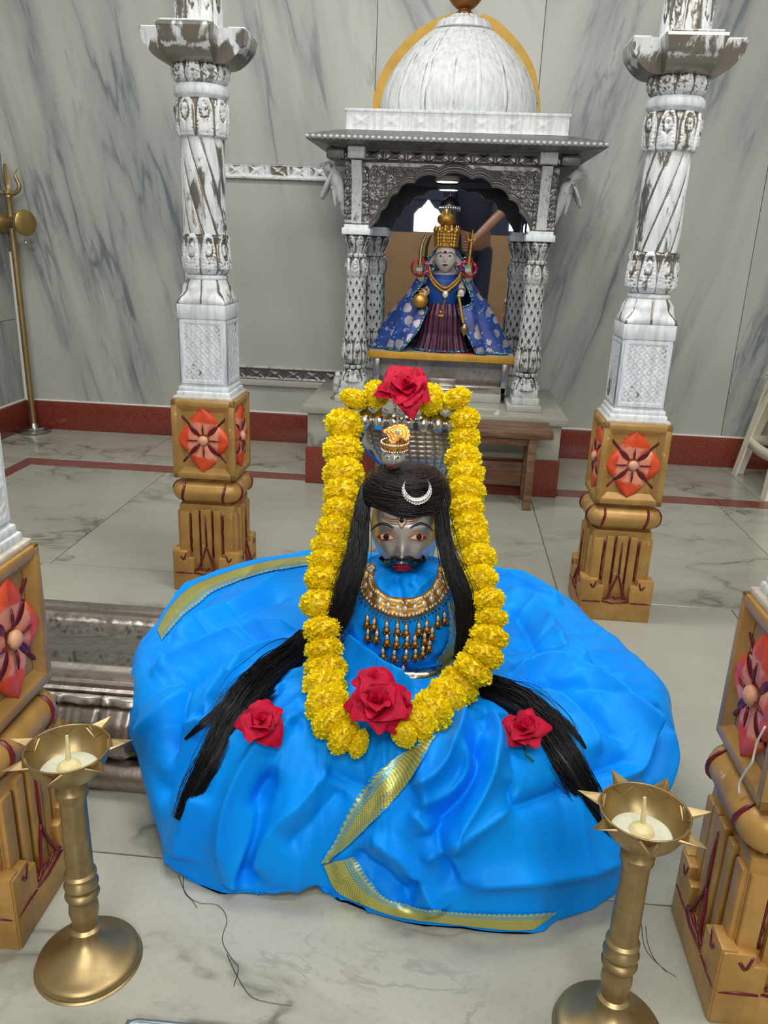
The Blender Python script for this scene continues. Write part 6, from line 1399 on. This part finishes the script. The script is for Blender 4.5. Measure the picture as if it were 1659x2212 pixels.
# ================================================================== BRASS LAMPS
def ghee_lamp(loc, label, rot, wick_dir):
    t = thing('oil_lamp', label, 'lamp', loc, 'two brass oil lamps', rot)
    m = MB(); m.lathe(spl([(.0005, 0), (.058, 0), (.0605, .003), (.0605, .008), (.057, .012), (.046, .017), (.03, .027), (.019, .037), (.0135, .046), (.012, .05)], 40).tolist(), 64); m.build('base', t, 'brass', False)
    m = MB(); m.lathe([(.0125, .048), (.0185, .051), (.0185, .055), (.0145, .058), (.0155, .07), (.0175, .08), (.0165, .09), (.0135, .098), (.0185, .101), (.02, .105), (.0185, .109), (.0145, .112), (.019, .116), (.02, .12), (.018, .124), (.0145, .129), (.0185, .132), (.0185, .135), (.0155, .138), (.0155, .16), (.0157, .161), (.0155, .162), (.0152, .185), (.0154, .186), (.015, .187), (.0148, .236), (.0155, .24), (.0178, .245), (.0178, .252), (.0145, .256), (.012, .268)], 40); m.build('stem', t, 'brass', False)
    pr = spl([(.002, .266), (.016, .267), (.032, .276), (.041, .289), (.0455, .303), (.0462, .307)], 24).tolist()+spl([(.0445, .307), (.0435, .302), (.039, .289), (.031, .278), (.016, .2695), (.0005, .2685)], 24).tolist()
    V, Fc = lathevf(pr, 72); bw = part('bowl', t, V, Fc[:-1], 'brass', False)
    for k in range(7):      # pointed folded spouts round the rim
        a = k*2*PI/7; P = np.array([(.041, -.0125, .304), (.041, .0125, .304), (.0695, 0, .3065), (.041, 0, .294), (.043, -.009, .3055), (.043, .009, .3055), (.062, 0, .3035), (.043, 0, .2985)]); Fq = [[0, 3, 2], [3, 1, 2], [0, 2, 6, 4], [1, 5, 6, 2], [4, 6, 7], [5, 7, 6]]; part('spout', t, P @ rz(a).T, Fq, 'brass', False, smooth=False)
    m = MB(); m.lathe([(.0005, .2805), (.02, .2808), (.0295, .2802), (.0312, .279), (.031, .276), (.0005, .274)], 40); gh = m.build('ghee', t, 'ghee', False)
    m = MB(); m.lathe([(.014, .279), (.012, .284), (.007, .288), (.0035, .291)], 24); w = np.array(wick_dir); m.tube(spl([(0, 0, .288), w*.3+np.array([0, 0, .298]), w*.7+np.array([0, 0, .308]), w+np.array([0, 0, .318])], 14), np.linspace(.0034, .0016, 14), 8); m.build('wick', t, 'wick_cotton', False)
    return t
l0 = ghee_lamp((-.394, .727, 0), 'brass oil lamp with ghee in its star bowl at the left front', .35, (.0, .006, 0))
c = copy_tree(l0); c.location = (.229, .705, 0); c['label'] = 'brass oil lamp with ghee in its star bowl at the right front'; c.rotation_euler = (0, 0, .1)

# ================================================================== BRASS TRIDENT IN THE CORNER
tx, ty = -1.792, 3.31
tri = thing('brass_trident', 'tall brass trident with a drum on its shaft in the left corner', 'trident', (tx, ty, 0)); tri.rotation_euler = (0, -.008, 0)
m = MB(); m.lathe([(.001, 0), (.066, 0), (.07, .004), (.07, .014), (.062, .018), (.05, .019), (.046, .023), (.02, .025), (.016, .04)], 48); m.build('steel_foot', tri, 'steel', False)
m = MB(); m.lathe([(.0125, .024), (.0125, .84)], 20); m.lathe([(.0125, .89), (.0125, .955), (.016, .962), (.0125, .97)], 20); m.build('shaft', tri, 'brass', False)
P = [(0, 0, .965)]; m = MB(); m.lathe([(.0125, .965), (.0185, .975), (.012, .985)], 20)
zz = np.linspace(.98, 1.085, 14); V = []
for z_ in zz: f = (z_-.98)/.105; w = .006+.012*math.sin(min(1, f*1.3)*PI*.62)*(1-f)**.6; V += [(w, 0, z_), (0, -.006*(1-f), z_), (-w, 0, z_), (0, .006*(1-f), z_)]
m.add(V, gridf(14, 4, False, True))
for s in (-1, 1): m.tube(spl([(0, 0, .975), (s*.02, 0, .974), (s*.042, 0, .985), (s*.05, 0, 1.005), (s*.04, 0, 1.03), (s*.038, 0, 1.05), (s*.052, 0, 1.068)], 30), np.interp(np.linspace(0, 1, 30), [0, .4, .7, 1], [.009, .0085, .0065, .0008]), 12)
m.build('prongs', tri, 'brass', False)
dr = ry(PI/2); A = rz(-.42); m = MB(); prof = [(.001, -.092), (.046, -.092), (.05, -.088), (.05, -.08), (.042, -.062), (.026, -.03), (.018, -.012), (.02, 0), (.018, .012), (.026, .03), (.042, .062), (.05, .08), (.05, .088), (.046, .092), (.001, .092)]; V, Fc = lathevf(prof, 48); V = V @ dr.T @ A.T+np.array([0, 0, .865]); dm_ = part('drum', tri, V, Fc, 'brass_old', False, sharp=40)
for s in (-1, 1):
    V, Fc = lathevf([(.0005, .0925), (.045, .0935), (.047, .0915)], 40); V[:, 2] *= s; part('drum_skin', dm_, V @ dr.T @ A.T+np.array([0, 0, .865]), Fc, 'brass_old', False)
    m = MB(); c = np.array([0, 0, s*.075]) @ dr.T @ A.T+np.array([0, 0, .812]); m.tube([c, c-np.array([0, 0, .016])], .0015, 6); m.ball(c-np.array([0, 0, .023]), .009, 12); m.build('bell', dm_, 'steel', False)

# ================================================================== WOODEN BENCH
be = thing('wooden_bench', 'low brown wooden bench in front of the marble plinth', 'bench', (.05, 2.7, 0)); x0, x1 = -.27, .357
bx('top', be, (x0, 2.612, .249), (x1, 2.775, .276), 'wood', .004)
for x in (x0+.055, x1-.065):
    for y in (2.632, 2.75): bx('leg', be, (x-.014, y-.012, 0), (x+.014, y+.012, .25), 'wood', .003)
    bx('end_rail', be, (x-.01, 2.644, .2), (x+.01, 2.738, .249), 'wood', .002)
bx('stretcher_board', be, (x0+.069, 2.742, .05), (x1-.079, 2.757, .135), 'wood', .002); bx('apron', be, (x0+.069, 2.63, .222), (x1-.079, 2.641, .249), 'wood', .002)

# ================================================================== PLASTIC STOOL
st = thing('plastic_stool', 'cream plastic stool by the back wall at the right edge', 'stool', (1.375, 3.105, 0)); hs, hb, zt = .135, .19, .425
m = MB(); m.box((0, 0, zt-.0075), (2*hs+.03, 2*hs+.03, .015), .006); m.build('seat', st, 'cream_plastic', False)
for sx in (-1, 1):
    for sy in (-1, 1):
        V = []; wl_ = .05
        for z_ in np.linspace(0, zt-.01, 10):
            f = z_/zt; h_ = hb+(hs-hb)*f; w = .046+.045*f**2; e = .006
            V += [(sx*h_, sy*h_, z_), (sx*(h_-w), sy*h_, z_), (sx*(h_-w), sy*(h_-e), z_), (sx*(h_-e), sy*(h_-e), z_), (sx*(h_-e), sy*(h_-w), z_), (sx*h_, sy*(h_-w), z_)]
        part('leg', st, V, gridf(10, 6, False, True).tolist()+[[0, 1, 2, 3, 4, 5]], 'cream_plastic', False, smooth=False)
for k in range(4):
    A = rz(k*PI/2); N = 24
    def side(z_): return hb+(hs-hb)*z_/zt
    # apron with an arched lower edge
    xs_ = np.linspace(-1, 1, N); V = []
    for x in xs_:
        zl = zt-.045-.09*abs(x)**6; 
        for z_ in (zl, zt-.01): h_ = side(z_); V.append((x*(h_-.03), -h_, z_))
        for z_ in (zl, zt-.01): h_ = side(z_); V.append((x*(h_-.03), -h_+.005, z_))
    V = np.array(V); Fq = []
    for i in range(N-1): a, b = i*4, i*4+4; Fq += [[a, b, b+1, a+1], [a+2, a+3, b+3, b+2], [a, a+2, b+2, b]]
    part('apron', st, V @ A.T, Fq, 'cream_plastic', False)
    V = []
    for x in xs_:
        for z_ in (.135-.012*(1-x*x), .175-.012*(1-x*x)): h_ = side(z_); V.append((x*(h_-.02), -h_+.001, z_))
        for z_ in (.135-.012*(1-x*x), .175-.012*(1-x*x)): h_ = side(z_); V.append((x*(h_-.02), -h_+.007, z_))
    V = np.array(V); Fq = []
    for i in range(N-1): a, b = i*4, i*4+4; Fq += [[a, b, b+1, a+1], [a+2, a+3, b+3, b+2], [a, a+2, b+2, b], [a+1, b+1, b+3, a+3]]
    part('brace', st, V @ A.T, Fq, 'cream_plastic', False)

# ================================================================== SMALL THINGS ON THE FLOOR
tray = thing('steel_tray', 'grey steel tray corner lying on the floor at the bottom edge', 'tray', (-.2, .56, 0)); m = MB(); m.box((0, 0, .003), (.232, .19, .004), .0015); m.build('plate', tray, 'grey_metal', False)
a = [(-.112, -.09), (.112, -.09), (.112, .09), (-.112, .09)]; P = []
for i, (x, y) in enumerate(a):
    sx, sy = np.sign(x), np.sign(y); 
    for q in np.linspace(0, PI/2, 5): b = {0: PI, 1: 1.5*PI, 2: 0, 3: PI/2}[i]+q; P.append((x-sx*.012+.012*math.cos(b), y-sy*.012+.012*math.sin(b), .006))
V, Fc = tubevf(np.array(P), .005, 8, False, True); part('rim', tray, V, Fc, 'grey_metal', False); tray.rotation_euler = (0, 0, .012)
mb = MB()
for pts in ([(385, 1890), (402, 1930), (430, 1950), (470, 1955), (490, 1985), (480, 2030), (500, 2070), (515, 2090), (505, 2130)], [(395, 1885), (398, 1925), (415, 1945), (425, 1960)], [(490, 2060), (508, 2100), (540, 2150), (580, 2165), (630, 2172)], [(1395, 2000), (1400, 2040), (1420, 2080), (1460, 2110)], [(1385, 1990), (1395, 2050), (1440, 2100)]):
    mb.tube(spl([onz(x, y, .0012) for x, y in pts], 40), .00035, 4)
o = mb.build('stray_hair', None, 'hair_black', kind='stuff'); tag(o, 'loose fallen hairs on the white marble floor', 'hair')
# small spotted plaster bird standing beside the left shrine column
c = ony(728, 815, 2.93); bd_ = thing('plaster_bird', 'small grey carved bird beside the left foot of the shrine', 'figurine', (-.41, 2.93, .29))
V, Fc = tubevf(spl([(.0, 0, .02), (.0, 0, .045), (.004, 0, .07), (.006, -.004, .088), (.004, -.012, .096)], 20), np.interp(np.linspace(0, 1, 20), [0, .35, .7, .9, 1], [.008, .015, .012, .011, .003]), 14); part('body', bd_, V, Fc, 'shrine_silver', False)
m = MB(); m.lathe([(.02, 0), (.021, .004), (.01, .012), (.005, .022)], 20); m.build('foot', bd_, 'shrine_dark', False); m = MB(); m.ball((-.004, -.013, .091), .0028, 8); m.ball((.012, -.01, .091), .0028, 8); m.build('eye', bd_, 'black_paint', False)
# ================================================================== THE PHOTOGRAPHER (only seen in the shrine's mirror)
def skinned(name, parent, verts, edges, rad, mat, sub=1):
    me = bpy.data.meshes.new(name); me.from_pydata([tuple(v) for v in verts], edges, []); o = link(name, me, parent); me.materials.append(MT[mat])
    md = o.modifiers.new('skin', 'SKIN'); md.use_smooth_shade = True
    for i, r in enumerate(rad): me.skin_vertices[0].data[i].radius = (r, r) if not isinstance(r, tuple) else r
    me.skin_vertices[0].data[0].use_root = True
    s = o.modifiers.new('subdivision', 'SUBSURF'); s.levels = sub; s.render_levels = sub; return o
pc_ = (.13, -.52, 0); pe = thing('person', 'person in navy shirt holding up a phone, seen in the mirror of the shrine', 'person', pc_)
J = {'pelvis': (0, 0, .9), 'waist': (0, .0, 1.04), 'chest': (0, -.01, 1.22), 'neckb': (0, .0, 1.4), 'neck': (0, .03, 1.47), 'head': (0, .06, 1.56), 'crown': (0, .05, 1.67)}
V = [J['pelvis'], J['waist'], J['chest'], J['neckb'], J['neck'], J['head'], J['crown']]; E_ = [(0, 1), (1, 2), (2, 3), (3, 4), (4, 5), (5, 6)]; Rr = [(.15, .1), (.135, .09), (.15, .1), (.07, .06), (.052, .052), (.075, .09), (.06, .07)]
def add(a, p, r): V.append(p); Rr.append(r); E_.append((a, len(V)-1)); return len(V)-1
hands = []
for s in (-1, 1):
    i = add(2, (s*.17, -.01, 1.34), .062); i = add(i, (s*.235, .06, 1.12), .046); tgt = np.array([-.13+s*.088, .495, .835]); el = np.array([s*.235, .06, 1.12]); i = add(i, tuple(el*.45+tgt*.55), .037); i = add(i, tuple(tgt+np.array([0, -.06, 0])), .026); i = add(i, tuple(tgt), .03)
    for k in range(4): b = tgt+np.array([-s*.006, .012, .03-.02*k]); j = add(i, tuple(b), .0095); j = add(j, tuple(b+np.array([-s*.012, .018, 0])), .0085); add(j, tuple(b+np.array([-s*.03, .008+.003*k, 0])), .0075)
    j = add(i, tuple(tgt+np.array([-s*.02, -.02, .02])), .011); add(j, tuple(tgt+np.array([-s*.032, -.016, .03])), .0085)
    i = add(0, (s*.095, .0, .82), .085); i = add(i, (s*.1, .02, .48), .06); i = add(i, (s*.1, -.02, .09), .04); add(i, (s*.11, .1, .035), .034)
skinned('body', pe, V, E_, Rr, 'skin')
cv_ = [(0, 0, .86), (0, 0, 1.04), (0, -.01, 1.22), (0, 0, 1.41)]; ce = [(0, 1), (1, 2), (2, 3)]; cr_ = [(.168, .118), (.152, .108), (.17, .12), (.082, .074)]
for s in (-1, 1): n = len(cv_); cv_ += [(s*.175, -.01, 1.345), (s*.225, .04, 1.17)]; ce += [(2, n), (n, n+1)]; cr_ += [.078, .066]
skinned('shirt', pe, cv_, ce, cr_, 'navy_cloth')
cv_ = [(0, 0, .9)]; ce = []; cr_ = [(.158, .112)]
for s in (-1, 1): n = len(cv_); cv_ += [(s*.095, 0, .8), (s*.1, .02, .48), (s*.1, -.02, .1)]; ce += [(0, n), (n, n+1), (n+1, n+2)]; cr_ += [.1, .075, .062]
skinned('trousers', pe, cv_, ce, cr_, 'dark_hall')
m = MB(); m.ball((0, .045, 1.62), .1, 20, 0, (.88, 1.0, 1.0)); m.build('hair', pe, 'hair_black', False)
m = MB()
for s in (-1, 1): m.ball((s*.032, .142, 1.565), .011, 8)
m.build('eye', pe, 'eye_white', False); m = MB(); m.tube([(0, .14, 1.575), (0, .165, 1.545), (0, .14, 1.535)], .012, 8); m.build('nose', pe, 'skin', False); m = MB(); m.box((0, .138, 1.508), (.05, .01, .012), .004); m.build('mouth', pe, 'red_paint', False)
ph = thing('phone', 'dark phone held up by the person mirrored in the shrine', 'phone', (0, -.022, .85)); A3 = np.array([BAS[0], BAS[2], -BAS[1]]).T
V, Fc = boxvf((.076, .009, .162), .003); part('case', ph, V @ A3.T, Fc, 'dark_plastic', False, sharp=40); V, Fc = boxvf((.068, .001, .15), 0); part('screen', ph, (V+np.array([0, -.005, 0])) @ A3.T, Fc, 'grey_metal', False)
